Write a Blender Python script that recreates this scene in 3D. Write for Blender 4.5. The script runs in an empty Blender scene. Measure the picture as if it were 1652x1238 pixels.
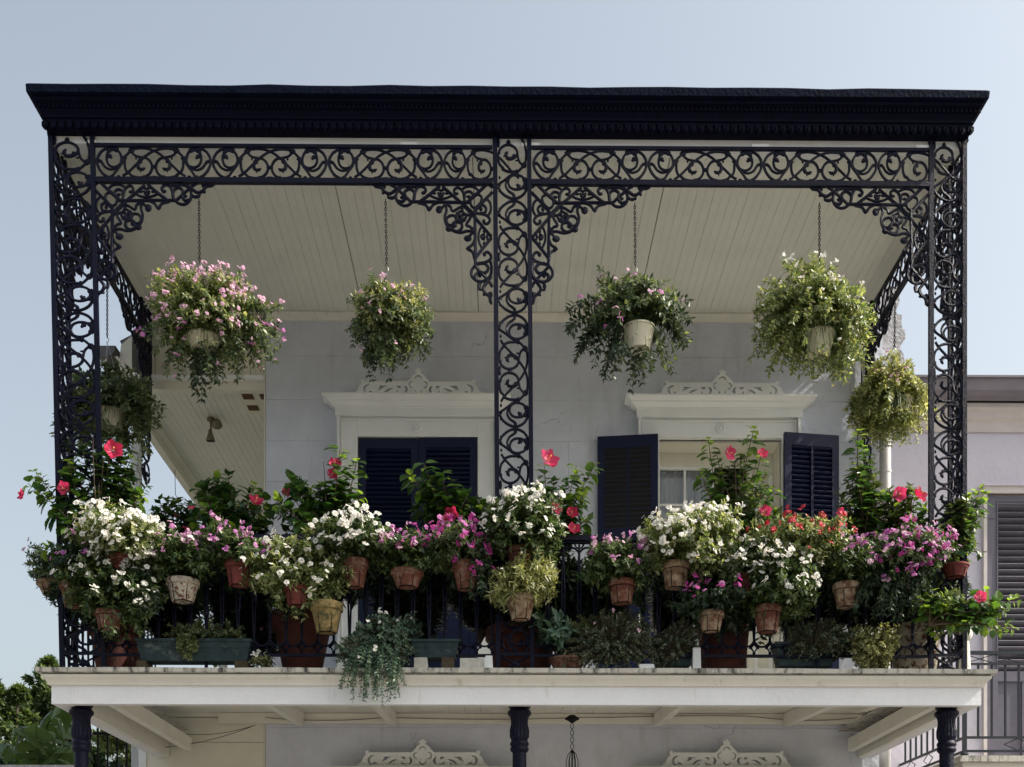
import bpy, math, random
import numpy as np
from mathutils import Vector, Matrix, Euler

# ------------------------------------------------------------------ camera, sky, sun, exposure
scene = bpy.context.scene
FPX, CX, HY = 1850.0, 826.0, 1510.0
PSI = math.radians(0.5)
EYE = 1.6
cam_d = bpy.data.cameras.new('camera')
cam = bpy.data.objects.new('camera', cam_d)
scene.collection.objects.link(cam)
cam.location = (0, 0, EYE)
cam.rotation_euler = Euler((math.radians(90), 0, -PSI))
cam_d.sensor_width = 36.0
cam_d.lens = FPX / 1652 * 36
cam_d.shift_y = (HY - 619) / 1652
cam_d.clip_end = 2000
cam_d.clip_start = 0.05
scene.camera = cam

SUN_AZ = 82.0      # degrees to the right of the facade's outward normal
SUN_EL = 43.0
az, el = math.radians(SUN_AZ), math.radians(SUN_EL)
sd = Vector((math.sin(az) * math.cos(el), -math.cos(az) * math.cos(el), math.sin(el)))
sun_l = bpy.data.lights.new('sun', 'SUN')
sun_l.energy = 3.35
sun_l.angle = math.radians(0.55)
sun_l.color = (1.0, 0.93, 0.82)
sun = bpy.data.objects.new('sun', sun_l)
sun.rotation_euler = sd.to_track_quat('Z', 'Y').to_euler()
sun.location = (20, -5, 30)
scene.collection.objects.link(sun)

world = bpy.data.worlds.new('World')
scene.world = world
world.use_nodes = True
wn = world.node_tree.nodes
bg = wn['Background']
sky = wn.new('ShaderNodeTexSky')
sky.sky_type = 'NISHITA'
sky.sun_disc = False
sky.sun_elevation = el
sky.sun_rotation = math.atan2(sd.x, sd.y)
sky.altitude = 0
sky.air_density = 1.25
sky.dust_density = 6.0
sky.ozone_density = 0.8
hsv = wn.new('ShaderNodeHueSaturation')
hsv.inputs['Saturation'].default_value = 0.56
world.node_tree.links.new(sky.outputs[0], hsv.inputs['Color'])
tint = wn.new('ShaderNodeVectorMath'); tint.operation = 'MULTIPLY'; tint.inputs[1].default_value = (0.985, 1.0, 0.975)
world.node_tree.links.new(hsv.outputs[0], tint.inputs[0])
world.node_tree.links.new(tint.outputs[0], bg.inputs[0])
bg.inputs[1].default_value = 0.122
scene.view_settings.view_transform = 'Standard'
scene.view_settings.look = 'None'
scene.view_settings.exposure = 0.98
scene.view_settings.gamma = 1.0

# ------------------------------------------------------------------ helpers
RN = random.Random(7)
COL = scene.collection
LOC = {}

def W(px, py, Y):
    u = (px - CX) / FPX
    d = Y / (math.cos(PSI) - u * math.sin(PSI))
    return Vector((d * (u * math.cos(PSI) + math.sin(PSI)), Y, EYE + d * (HY - py) / FPX))
def WX(px, Y): return W(px, 0, Y).x
def WZ(py, Y, px=826): return W(px, py, Y).z

def nm(nt, t, **kw):
    n = nt.nodes.new(t)
    for k, v in kw.items(): setattr(n, k, v)
    return n

def mat(name, col, rough=0.6, var=0.0, vscale=6.0, bump=0.0, bscale=60.0, spec=0.4, stain=None, stain_scale=4.0,
        stain_lo=0.5, stain_hi=0.65, coat=0.0, drip=False, metal=0.0, crack=None):
    m = bpy.data.materials.new(name); m.use_nodes = True
    nt = m.node_tree; L = nt.links
    b = nt.nodes['Principled BSDF']
    b.inputs['Roughness'].default_value = rough
    b.inputs['Specular IOR Level'].default_value = spec
    b.inputs['Metallic'].default_value = metal
    b.inputs['Coat Weight'].default_value = coat
    b.inputs['Base Color'].default_value = (*col, 1)
    geo = nm(nt, 'ShaderNodeNewGeometry')
    src = geo.outputs['Position']
    out = None
    if var > 0 or stain:
        rgb = nm(nt, 'ShaderNodeRGB'); rgb.outputs[0].default_value = (*col, 1)
        out = rgb.outputs[0]
    if var > 0:
        n = nm(nt, 'ShaderNodeTexNoise'); n.inputs['Scale'].default_value = vscale; n.inputs['Detail'].default_value = 6
        n.inputs['Roughness'].default_value = 0.65
        L.new(src, n.inputs['Vector'])
        mr = nm(nt, 'ShaderNodeMapRange'); mr.inputs[1].default_value = 0.3; mr.inputs[2].default_value = 0.7
        mr.inputs[3].default_value = 1 - var; mr.inputs[4].default_value = 1 + var * 0.6
        L.new(n.outputs[0], mr.inputs[0])
        mx = nm(nt, 'ShaderNodeVectorMath', operation='SCALE')
        L.new(out, mx.inputs[0]); L.new(mr.outputs[0], mx.inputs['Scale'])
        out = mx.outputs[0]
    if stain:
        n = nm(nt, 'ShaderNodeTexNoise'); n.inputs['Scale'].default_value = stain_scale; n.inputs['Detail'].default_value = 8
        n.inputs['Roughness'].default_value = 0.7
        if drip:
            mp = nm(nt, 'ShaderNodeMapping'); mp.inputs['Scale'].default_value = (1, 1, 0.18)
            L.new(src, mp.inputs[0]); L.new(mp.outputs[0], n.inputs['Vector'])
        else:
            L.new(src, n.inputs['Vector'])
        mr = nm(nt, 'ShaderNodeMapRange'); mr.inputs[1].default_value = stain_lo; mr.inputs[2].default_value = stain_hi
        L.new(n.outputs[0], mr.inputs[0])
        mx = nm(nt, 'ShaderNodeMix', data_type='RGBA')
        L.new(mr.outputs[0], mx.inputs['Factor']); L.new(out, mx.inputs['A']); mx.inputs['B'].default_value = (*stain, 1)
        out = mx.outputs['Result']
    if crack:
        n1 = nm(nt, 'ShaderNodeTexNoise'); n1.inputs['Scale'].default_value = 3.0; n1.inputs['Detail'].default_value = 5
        L.new(src, n1.inputs['Vector'])
        ad = nm(nt, 'ShaderNodeVectorMath', operation='MULTIPLY_ADD'); ad.inputs[1].default_value = (.5, .5, .5)
        L.new(n1.outputs['Color'], ad.inputs[0]); L.new(src, ad.inputs[2])
        vo = nm(nt, 'ShaderNodeTexVoronoi', feature='DISTANCE_TO_EDGE'); vo.inputs['Scale'].default_value = 1.3
        L.new(ad.outputs[0], vo.inputs['Vector'])
        m1 = nm(nt, 'ShaderNodeMapRange'); m1.inputs[1].default_value = .0; m1.inputs[2].default_value = .006; m1.inputs[3].default_value = 1; m1.inputs[4].default_value = 0
        L.new(vo.outputs['Distance'], m1.inputs[0])
        n2 = nm(nt, 'ShaderNodeTexNoise'); n2.inputs['Scale'].default_value = 1.1; L.new(src, n2.inputs['Vector'])
        m2 = nm(nt, 'ShaderNodeMapRange'); m2.inputs[1].default_value = .50; m2.inputs[2].default_value = .60; m2.inputs[4].default_value = .55; L.new(n2.outputs[0], m2.inputs[0])
        mu = nm(nt, 'ShaderNodeMath', operation='MULTIPLY'); L.new(m1.outputs[0], mu.inputs[0]); L.new(m2.outputs[0], mu.inputs[1])
        mx = nm(nt, 'ShaderNodeMix', data_type='RGBA'); mx.inputs['B'].default_value = (*crack, 1)
        L.new(mu.outputs[0], mx.inputs['Factor']); L.new(out, mx.inputs['A']); out = mx.outputs['Result']
    if out is not None: L.new(out, b.inputs['Base Color'])
    if bump > 0:
        n = nm(nt, 'ShaderNodeTexNoise'); n.inputs['Scale'].default_value = bscale; n.inputs['Detail'].default_value = 5
        L.new(src, n.inputs['Vector'])
        bp = nm(nt, 'ShaderNodeBump'); bp.inputs['Strength'].default_value = bump; bp.inputs['Distance'].default_value = 0.01
        L.new(n.outputs[0], bp.inputs['Height']); L.new(bp.outputs[0], b.inputs['Normal'])
    return m

def leafmat(name, cols, trans=0.35, rough=0.42, perobj=False, spec=0.5):
    m = bpy.data.materials.new(name); m.use_nodes = True
    nt = m.node_tree; L = nt.links
    b = nt.nodes['Principled BSDF']; o = nt.nodes['Material Output']
    if perobj:
        rnd = nm(nt, 'ShaderNodeObjectInfo').outputs['Random']
    else:
        rnd = nm(nt, 'ShaderNodeNewGeometry').outputs['Random Per Island']
    cr = nm(nt, 'ShaderNodeValToRGB')
    el_ = cr.color_ramp.elements
    while len(el_) < len(cols): el_.new(0.5)
    for i, c in enumerate(cols):
        el_[i].position = i / (len(cols) - 1) if len(cols) > 1 else 0
        el_[i].color = (*c, 1)
    L.new(rnd, cr.inputs[0])
    L.new(cr.outputs[0], b.inputs['Base Color'])
    b.inputs['Roughness'].default_value = rough
    b.inputs['Specular IOR Level'].default_value = spec
    t = nm(nt, 'ShaderNodeBsdfTranslucent')
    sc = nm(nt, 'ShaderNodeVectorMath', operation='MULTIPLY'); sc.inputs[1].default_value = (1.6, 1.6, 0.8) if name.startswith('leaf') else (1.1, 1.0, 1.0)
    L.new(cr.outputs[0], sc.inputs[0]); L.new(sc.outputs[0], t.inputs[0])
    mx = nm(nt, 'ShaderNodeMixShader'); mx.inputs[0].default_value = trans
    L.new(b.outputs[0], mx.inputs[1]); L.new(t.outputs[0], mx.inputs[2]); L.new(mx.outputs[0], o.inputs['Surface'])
    return m

M = {}
M['iron'] = mat('iron_paint', (0.0015, 0.0022, 0.015), 0.42, var=0.4, vscale=30, bump=0.5, bscale=110, spec=0.18, stain=(0.022, 0.016, 0.020), stain_scale=26, stain_lo=0.60, stain_hi=0.72)
M['cornice'] = mat('cornice_paint', (0.0010, 0.0015, 0.010), 0.65, var=0.35, vscale=12, bump=0.3, bscale=60, spec=0.08)
M['tar'] = mat('roof_edge_tar', (0.003, 0.006, 0.018), 0.7, var=0.4, vscale=10, bump=0.6, bscale=40, spec=0.06, stain=(0.35, 0.42, 0.42), stain_scale=42, stain_lo=0.70, stain_hi=0.76)
M['navy'] = mat('shutter_paint', (0.0035, 0.008, 0.038), 0.45, var=0.2, vscale=14, bump=0.12, bscale=120, spec=0.25)
M['wall'] = mat('stucco', (0.595, 0.622, 0.70), 0.9, var=0.12, vscale=2.2, bump=0.9, bscale=17, spec=0.15, stain=(0.42, 0.425, 0.45), stain_scale=4.2, stain_lo=0.54, stain_hi=0.80, drip=True, crack=(0.16, 0.16, 0.17))
M['gap'] = mat('joint_mortar', (0.32, 0.32, 0.34), 0.95, spec=0.1)
M['trim'] = mat('trim_paint', (0.76, 0.77, 0.77), 0.5, var=0.05, vscale=5, bump=0.12, bscale=50, spec=0.3, stain=(0.42, 0.40, 0.34), stain_scale=9, stain_lo=0.66, stain_hi=0.82)
M['fascia'] = mat('fascia_paint', (0.76, 0.765, 0.785), 0.5, var=0.06, vscale=3, bump=0.25, bscale=30, spec=0.3, stain=(0.50, 0.47, 0.41), stain_scale=11, stain_lo=0.60, stain_hi=0.82, drip=True)
M['crown'] = mat('crown_paint', (0.70, 0.675, 0.61), 0.5, var=0.07, vscale=4, bump=0.15, bscale=40, spec=0.3, stain=(0.38, 0.35, 0.28), stain_scale=12, stain_lo=0.58, stain_hi=0.80, drip=True)
M['edge'] = mat('weathered_edge', (0.50, 0.48, 0.43), 0.8, var=0.15, vscale=8, bump=0.4, bscale=60, stain=(0.05, 0.05, 0.05), stain_scale=17, stain_lo=0.50, stain_hi=0.64, drip=True)
M['ceiling'] = mat('ceiling_paint', (0.67, 0.67, 0.615), 0.55, var=0.07, vscale=3, bump=0.1, bscale=40, spec=0.3, stain=(0.50, 0.48, 0.41), stain_scale=3, stain_lo=0.62, stain_hi=0.85)
M['cream'] = mat('cream_paint', (0.68, 0.66, 0.57), 0.6, var=0.07, vscale=3, bump=0.2, bscale=30, spec=0.25, stain=(0.36, 0.32, 0.24), stain_scale=6, stain_lo=0.62, stain_hi=0.8)
M['beam'] = mat('beam_paint', (0.72, 0.70, 0.62), 0.6, var=0.08, vscale=4, bump=0.2, bscale=40, spec=0.25, stain=(0.34, 0.30, 0.22), stain_scale=10, stain_lo=0.64, stain_hi=0.8)
M['post'] = mat('grey_post_paint', (0.55, 0.56, 0.56), 0.7, var=0.15, vscale=12, bump=0.3, bscale=40, stain=(0.2, 0.2, 0.19), stain_scale=12, stain_lo=0.6, stain_hi=0.7, drip=True)
M['floor'] = mat('gallery_floor_paint', (0.28, 0.28, 0.27), 0.8, var=0.2, vscale=6)
M['terra'] = mat('terracotta', (0.135, 0.052, 0.036), 0.9, var=0.4, vscale=22, bump=0.4, bscale=80, spec=0.15, stain=(0.30, 0.22, 0.17), stain_scale=19, stain_lo=0.48, stain_hi=0.72)
M['terra_dark'] = mat('terracotta_dark', (0.10, 0.028, 0.02), 0.85, var=0.3, vscale=25, bump=0.3, bscale=80, stain=(0.06, 0.035, 0.025), stain_scale=12, stain_lo=0.5, stain_hi=0.7)  # darker terracotta with still darker blotches
M['terra_red'] = mat('terracotta_red', (0.17, 0.045, 0.04), 0.75, var=0.25, vscale=25, bump=0.2, bscale=80, spec=0.2, stain=(0.09,0.03,0.025), stain_scale=14, stain_lo=0.5, stain_hi=0.7)
M['terra_pale'] = mat('terracotta_limed', (0.34, 0.26, 0.18), 0.9, var=0.4, vscale=25, bump=0.4, bscale=70, spec=0.15, stain=(0.11, 0.05, 0.03), stain_scale=17, stain_lo=0.42, stain_hi=0.60)
M['terra_white'] = mat('terracotta_flaking_white', (0.42, 0.38, 0.31), 0.9, var=0.3, vscale=25, bump=0.4, bscale=70, spec=0.15, stain=(0.11, 0.045, 0.035), stain_scale=30, stain_lo=0.50, stain_hi=0.57)
M['terra_moss'] = mat('terracotta_mossy', (0.27, 0.20, 0.09), 0.95, var=0.5, vscale=40, bump=0.6, bscale=80, spec=0.1, stain=(0.045, 0.055, 0.03), stain_scale=18, stain_lo=0.46, stain_hi=0.62)
M['plastic'] = mat('cream_plastic', (0.60, 0.57, 0.44), 0.4, var=0.05, vscale=15, spec=0.5, stain=(0.45, 0.40, 0.25), stain_scale=20, stain_lo=0.62, stain_hi=0.8)
M['tin'] = mat('green_painted_tin', (0.03, 0.05, 0.055), 0.6, var=0.4, vscale=14, bump=0.2, bscale=60, spec=0.2, stain=(0.20, 0.23, 0.21), stain_scale=10, stain_lo=0.58, stain_hi=0.78)
M['wood'] = mat('old_wood', (0.07, 0.052, 0.03), 0.9, var=0.4, vscale=20, bump=0.4, bscale=60)
M['soil'] = mat('soil', (0.03, 0.02, 0.013), 1.0, var=0.4, vscale=60, bump=0.8, bscale=120)
M['wire'] = mat('dark_wire', (0.006, 0.005, 0.005), 0.6, spec=0.15)
M['steel'] = mat('galvanised_wire', (0.35, 0.35, 0.34), 0.4, metal=0.8)
M['stone'] = mat('pale_stone', (0.55, 0.53, 0.47), 0.9, var=0.2, vscale=20, bump=0.4, bscale=50, stain=(0.2, 0.19, 0.16), stain_scale=14, stain_lo=0.58, stain_hi=0.7)
M['bluestone'] = mat('blue_grey_stone', (0.10, 0.12, 0.16), 0.9, var=0.3, vscale=30, bump=0.5, bscale=60)
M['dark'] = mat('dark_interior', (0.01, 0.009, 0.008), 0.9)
M['curtain'] = mat('curtain_cloth', (0.75, 0.77, 0.80), 0.9, var=0.05, vscale=10)
M['nwall'] = mat('lavender_stucco', (0.62, 0.59, 0.68), 0.9, var=0.06, vscale=2.5, bump=0.35, bscale=24, spec=0.15, stain=(0.47, 0.44, 0.48), stain_scale=4, stain_lo=0.6, stain_hi=0.85)
M['nshut'] = mat('mauve_shutter_paint', (0.125, 0.118, 0.155), 0.6, var=0.12, vscale=12, bump=0.12, bscale=80)
M['ngut'] = mat('mauve_gutter_paint', (0.19, 0.165, 0.19), 0.55, var=0.15, vscale=5)
M['ntrim'] = mat('neighbour_trim_paint', (0.60, 0.55, 0.54), 0.6, var=0.07, vscale=6, bump=0.15, bscale=40)
M['nrail'] = mat('grey_green_iron', (0.009, 0.014, 0.024), 0.55, var=0.3, vscale=20)
M['rough'] = mat('rough_plaster', (0.42, 0.42, 0.44), 0.95, var=0.3, vscale=30, bump=1.0, bscale=40, stain=(0.22, 0.21, 0.21), stain_scale=22, stain_lo=0.5, stain_hi=0.65)
M['pipe'] = mat('downspout_paint', (0.50, 0.49, 0.49), 0.45, var=0.08, vscale=8)
M['rust'] = mat('rusty_iron', (0.11, 0.05, 0.03), 0.9, var=0.5, vscale=40, bump=0.5, bscale=80)
M['brass'] = mat('tarnished_lamp_metal', (0.20, 0.17, 0.12), 0.45, var=0.3, vscale=30, metal=0.5)
M['lens'] = mat('lamp_glass', (0.55, 0.50, 0.36), 0.15, spec=0.8)
M['bark'] = mat('bark', (0.10, 0.075, 0.05), 0.9, var=0.3, vscale=20, bump=0.5, bscale=40)
M['stem'] = mat('green_stem', (0.07, 0.11, 0.035), 0.6)
M['stem_brown'] = mat('woody_stem', (0.10, 0.07, 0.045), 0.8)
M['asphalt'] = mat('asphalt', (0.05, 0.05, 0.05), 0.9, var=0.2, vscale=2, bump=0.4, bscale=50)
M['pavement'] = mat('pavement_concrete', (0.22, 0.205, 0.185), 0.9, var=0.15, vscale=3, bump=0.3, bscale=40)
M['ground'] = mat('ground_earth', (0.15, 0.14, 0.10), 0.95, var=0.3, vscale=0.8)
M['line'] = mat('road_paint', (0.7, 0.69, 0.65), 0.7, var=0.15, vscale=10)
M['roofing'] = mat('roof_sheet', (0.12, 0.12, 0.13), 0.8, var=0.2, vscale=4)
g = bpy.data.materials.new('window_glass'); g.use_nodes = True
gb = g.node_tree.nodes['Principled BSDF']; gb.inputs['Transmission Weight'].default_value = 1; gb.inputs['Roughness'].default_value = 0.02; gb.inputs['IOR'].default_value = 1.45
M['glass'] = g
# leaves and petals
M['lf_vinca'] = leafmat('leaf_vinca', [(0.028, 0.052, 0.022), (0.06, 0.10, 0.035), (0.17, 0.21, 0.09)], 0.38, rough=0.32)
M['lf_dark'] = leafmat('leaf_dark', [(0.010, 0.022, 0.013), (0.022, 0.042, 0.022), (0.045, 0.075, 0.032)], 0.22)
M['lf_pale'] = leafmat('leaf_pale', [(0.10, 0.15, 0.04), (0.18, 0.23, 0.07), (0.34, 0.36, 0.16)], 0.42)
M['lf_mid'] = leafmat('leaf_mid', [(0.035, 0.062, 0.030), (0.075, 0.11, 0.05), (0.17, 0.20, 0.09)], 0.35)
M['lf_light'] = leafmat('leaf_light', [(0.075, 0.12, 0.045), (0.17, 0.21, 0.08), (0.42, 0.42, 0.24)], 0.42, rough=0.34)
M['lf_silver'] = leafmat('leaf_silver', [(0.05, 0.10, 0.075), (0.09, 0.155, 0.11), (0.16, 0.23, 0.16)], 0.25)
M['lf_wiry'] = leafmat('leaf_wiry', [(0.025, 0.055, 0.038), (0.06, 0.10, 0.065), (0.28, 0.32, 0.20)], 0.25)
M['lf_yellow'] = leafmat('leaf_yellow', [(0.13, 0.15, 0.05), (0.28, 0.29, 0.13), (0.50, 0.49, 0.27)], 0.4)
M['lf_hib'] = leafmat('leaf_hibiscus', [(0.02, 0.055, 0.022), (0.04, 0.09, 0.022), (0.09, 0.17, 0.03)], 0.42, rough=0.3, perobj=True)
M['lf_hibmass'] = leafmat('leaf_hibiscus_mass', [(0.015, 0.04, 0.02), (0.03, 0.07, 0.025), (0.08, 0.14, 0.035)], 0.35, rough=0.32)
M['lf_hibyoung'] = leafmat('leaf_hibiscus_young', [(0.13, 0.21, 0.03), (0.20, 0.29, 0.05)], 0.55, rough=0.35, perobj=True)
M['lf_banana'] = leafmat('leaf_banana', [(0.06, 0.11, 0.04), (0.12, 0.18, 0.06)], 0.35, rough=0.3)
M['lf_tree'] = leafmat('leaf_tree', [(0.02, 0.042, 0.015), (0.055, 0.09, 0.03), (0.15, 0.19, 0.07)], 0.35)
M['lf_white'] = leafmat('leaf_variegated', [(0.55, 0.62, 0.5), (0.6, 0.65, 0.55)], 0.3)
M['pt_white'] = leafmat('petal_white', [(0.74, 0.74, 0.68), (0.82, 0.81, 0.76)], 0.35, 0.6, True)
M['pt_pink'] = leafmat('petal_pink', [(0.62, 0.34, 0.50), (0.72, 0.48, 0.62)], 0.35, 0.6, True)
M['pt_mauve'] = leafmat('petal_mauve', [(0.42, 0.10, 0.37), (0.56, 0.20, 0.48)], 0.35, 0.6, True)
M['pt_magenta'] = leafmat('petal_magenta', [(0.42, 0.02, 0.24), (0.52, 0.05, 0.33)], 0.35, 0.6, True)
M['pt_red'] = leafmat('petal_red', [(0.40, 0.006, 0.025), (0.52, 0.014, 0.04)], 0.15, 0.6, True)
M['pt_hib'] = leafmat('petal_hibiscus', [(0.52, 0.022, 0.085), (0.66, 0.06, 0.17)], 0.35, 0.5, True)
M['eye'] = mat('flower_eye', (0.55, 0.45, 0.10), 0.7)
M['stamen'] = mat('hibiscus_stamen', (0.75, 0.45, 0.12), 0.6)

class MB:
    def __init__(s): s.v = []; s.f = []
    def add(s, vs, fs):
        n = len(s.v); s.v += [tuple(p) for p in vs]; s.f += [tuple(i + n for i in f) for f in fs]; return s
    def box(s, x0, x1, y0, y1, z0, z1):
        vs = [(x0,y0,z0),(x1,y0,z0),(x1,y1,z0),(x0,y1,z0),(x0,y0,z1),(x1,y0,z1),(x1,y1,z1),(x0,y1,z1)]
        return s.add(vs, [(0,3,2,1),(4,5,6,7),(0,1,5,4),(1,2,6,5),(2,3,7,6),(3,0,4,7)])
    def bar(s, a, b, w, h):                                    # a box along a-b
        a = Vector(a); b = Vector(b); d = (b - a).normalized()
        up = Vector((0,0,1)) if abs(d.z) < 0.9 else Vector((0,1,0))
        x = d.cross(up).normalized() * w / 2; y = x.cross(d).normalized() * h / 2
        vs = [a-x-y, a+x-y, a+x+y, a-x+y, b-x-y, b+x-y, b+x+y, b-x+y]
        return s.add(vs, [(0,1,2,3),(7,6,5,4),(0,4,5,1),(1,5,6,2),(2,6,7,3),(3,7,4,0)])
    def tube(s, pts, r, n=5, caps=True):
        pts = [Vector(p) for p in pts]
        if not hasattr(r, '__len__'): r = [r] * len(pts)
        base = len(s.v); prev = None; T = []
        for i in range(len(pts)):
            t = (pts[min(i+1, len(pts)-1)] - pts[max(i-1, 0)])
            if t.length < 1e-9: t = Vector((0,0,1))
            T.append(t.normalized())
        u = T[0].orthogonal().normalized()
        for i, p in enumerate(pts):
            u = (u - T[i] * u.dot(T[i]))
            u = u.normalized() if u.length > 1e-6 else T[i].orthogonal().normalized()
            w = T[i].cross(u)
            for k in range(n):
                a = 2 * math.pi * k / n
                s.v.append(tuple(p + (u * math.cos(a) + w * math.sin(a)) * r[i]))
        for i in range(len(pts) - 1):
            for k in range(n):
                a = base + i*n + k; b = base + i*n + (k+1) % n
                s.f.append((a, b, b+n, a+n))
        if caps:
            s.f.append(tuple(base + k for k in reversed(range(n))))
            e = base + (len(pts)-1)*n
            s.f.append(tuple(e + k for k in range(n)))
        return s
    def lathe(s, prof, c=(0,0,0), n=20, flute=None):            # prof [(r,z)]
        base = len(s.v)
        for j, (r, z) in enumerate(prof):
            for k in range(n):
                a = 2 * math.pi * k / n
                rr = r
                if flute and flute[0] <= j <= flute[1] and k % 2: rr = r * 0.93
                s.v.append((c[0] + rr*math.cos(a), c[1] + rr*math.sin(a), c[2] + z))
        for j in range(len(prof)-1):
            for k in range(n):
                a = base + j*n + k; b = base + j*n + (k+1) % n
                s.f.append((a, b, b+n, a+n))
        return s
    def disc(s, c, r, n=16):
        return s.add([(c[0]+r*math.cos(2*math.pi*k/n), c[1]+r*math.sin(2*math.pi*k/n), c[2]) for k in range(n)], [tuple(range(n))])
    def blob(s, c, rx, ry, rz, rot=0.0):
        vs = []
        for p in ((1,0,0),(-1,0,0),(0,0,1),(0,0,-1),(.7,0,.7),(-.7,0,.7),(.7,0,-.7),(-.7,0,-.7)):
            x, z = p[0]*rx, p[2]*rz
            vs.append((c[0] + x*math.cos(rot) - z*math.sin(rot), c[1], c[2] + x*math.sin(rot) + z*math.cos(rot)))
        vs += [(c[0], c[1]-ry, c[2]), (c[0], c[1]+ry, c[2])]
        ring = [0,4,2,5,1,7,3,6]
        fs = []
        for i in range(8):
            a, b = ring[i], ring[(i+1) % 8]
            fs += [(b, a, 8), (a, b, 9)]
        return s.add(vs, fs)
    def extrude_x(s, prof, x0, x1):                              # prof closed [(y,z)]
        n = len(prof)
        vs = [(x0, y, z) for y, z in prof] + [(x1, y, z) for y, z in prof]
        fs = [(i, (i+1) % n, n+(i+1) % n, n+i) for i in range(n)] + [tuple(reversed(range(n))), tuple(range(n, 2*n))]
        return s.add(vs, fs)
    def extrude_y(s, prof, y0, y1):                              # prof closed [(x,z)]
        n = len(prof)
        vs = [(x, y0, z) for x, z in prof] + [(x, y1, z) for x, z in prof]
        fs = [(i, (i+1) % n, n+(i+1) % n, n+i) for i in range(n)] + [tuple(reversed(range(n))), tuple(range(n, 2*n))]
        return s.add(vs, fs)
    def mesh(s, name, m, smooth=False, recalc=True):
        me = bpy.data.meshes.new(name)
        me.from_pydata(s.v, [], s.f)
        for mm in (m if isinstance(m, (list, tuple)) else [m]): me.materials.append(M[mm] if isinstance(mm, str) else mm)
        if recalc:
            import bmesh
            bm = bmesh.new(); bm.from_mesh(me); bmesh.ops.recalc_face_normals(bm, faces=bm.faces); bm.to_mesh(me); bm.free()
        if smooth:
            me.polygons.foreach_set('use_smooth', [True] * len(me.polygons))
        return me

def link(name, data, parent=None, mw=None, kind=None):
    """mw = matrix in world space (or in the thing's unrotated frame)"""
    o = bpy.data.objects.new(name, data)
    COL.objects.link(o)
    if parent is not None:
        o.parent = parent
        base = LOC.get(parent.name, Vector((0,0,0)))
        o.matrix_local = Matrix.Translation(-base) @ (mw if mw is not None else Matrix())
        LOC[o.name] = base + o.matrix_local.translation
    else:
        if mw is not None: o.matrix_world = mw
        LOC[o.name] = o.location.copy()
    if kind: o['kind'] = kind
    return o

def part(name, mb, m, parent, smooth=False, kind=None, label=None):
    """vertices of mb are in world coordinates"""
    o = link(name, mb.mesh(name, m, smooth), parent, Matrix(), kind)
    LOC[o.name] = Vector((0,0,0))
    if label: o['label'] = label
    return o

def inst(name, mesh, parent, loc, rot=None, scale=None, kind=None):
    mw = Matrix.Translation(loc)
    if rot is not None: mw = mw @ (rot.to_matrix().to_4x4() if not isinstance(rot, Matrix) else rot)
    if scale is not None:
        sc = scale if hasattr(scale, '__len__') else (scale,)*3
        mw = mw @ Matrix.Diagonal((*sc, 1))
    return link(name, mesh, parent, mw, kind)

def thing(name, label, cat, loc=(0,0,0), group=None, rot=None):
    o = bpy.data.objects.new(name, None); COL.objects.link(o)
    o.empty_display_size = 0.1
    o.location = loc
    if rot is not None: o.rotation_euler = rot
    o['label'] = label; o['category'] = cat
    if group: o['group'] = group
    LOC[o.name] = Vector(loc)
    return o

def tag(o, label, cat, group=None):
    o['label'] = label; o['category'] = cat
    if group: o['group'] = group
    return o

def crom(pts, k=4, closed=False):
    pts = [Vector(p) for p in pts]
    n = len(pts); out = []
    rng = n if closed else n - 1
    for i in range(rng):
        p1, p2 = pts[i], pts[(i+1) % n]
        p0 = pts[i-1] if (closed or i > 0) else p1 + (p1 - p2)
        p3 = pts[(i+2) % n] if (closed or i + 2 < n) else p2 + (p2 - p1)
        for j in range(k):
            t = j / k
            out.append(0.5*((2*p1) + (p2-p0)*t + (2*p0-5*p1+4*p2-p3)*t*t + (3*p1-p0-3*p2+p3)*t**3))
    if not closed: out.append(pts[-1])
    else: out.append(out[0].copy())
    return out

# ------------------------------------------------------------------ key dimensions
YI = 7.90                     # plane of the ironwork
YW = 10.15                    # wall plane
XL, XR = WX(82, YI), WX(1555, YI)
ZC = 7.085                    # ceiling underside
ZF = WZ(1077, 7.72)           # gallery floor top at its front edge
Z_RAILTOP = WZ(236, YI); Z_FR0 = WZ(294, YI)
# ------------------------------------------------------------------ ground
def struct(name, mb, m):
    o = link(name, mb.mesh(name, m)); o['kind'] = 'structure'; return o
struct('ground', MB().box(-400, 400, -300, 600, -0.6, -0.02), 'ground')
struct('road', MB().box(-60, 60, -9.0, 2.2, -0.3, 0.0), 'asphalt')
struct('kerb', MB().box(-60, 60, 2.2, 2.38, -0.3, 0.145), 'pavement')
pv = struct('pavement', MB().box(-60, 60, 2.38, 10.1, -0.3, 0.12), 'gap')
slab = MB().box(-0.74, 0.74, -0.74, 0.74, 0, 0.02).mesh('paving_slab', 'pavement')
for i in range(-6, 7):
    for j in range(5):
        inst('paving_slab', slab, pv, (i * 1.5, 3.13 + j * 1.5, 0.118))
struct('far_kerb', MB().box(-60, 60, -9.18, -9.0, -0.3, 0.145), 'pavement')
struct('far_pavement', MB().box(-60, 60, -13, -9.18, -0.3, 0.13), 'pavement')
struct('road_marking', MB().box(-60, 60, -3.45, -3.33, -0.1, 0.004), 'line')

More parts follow.
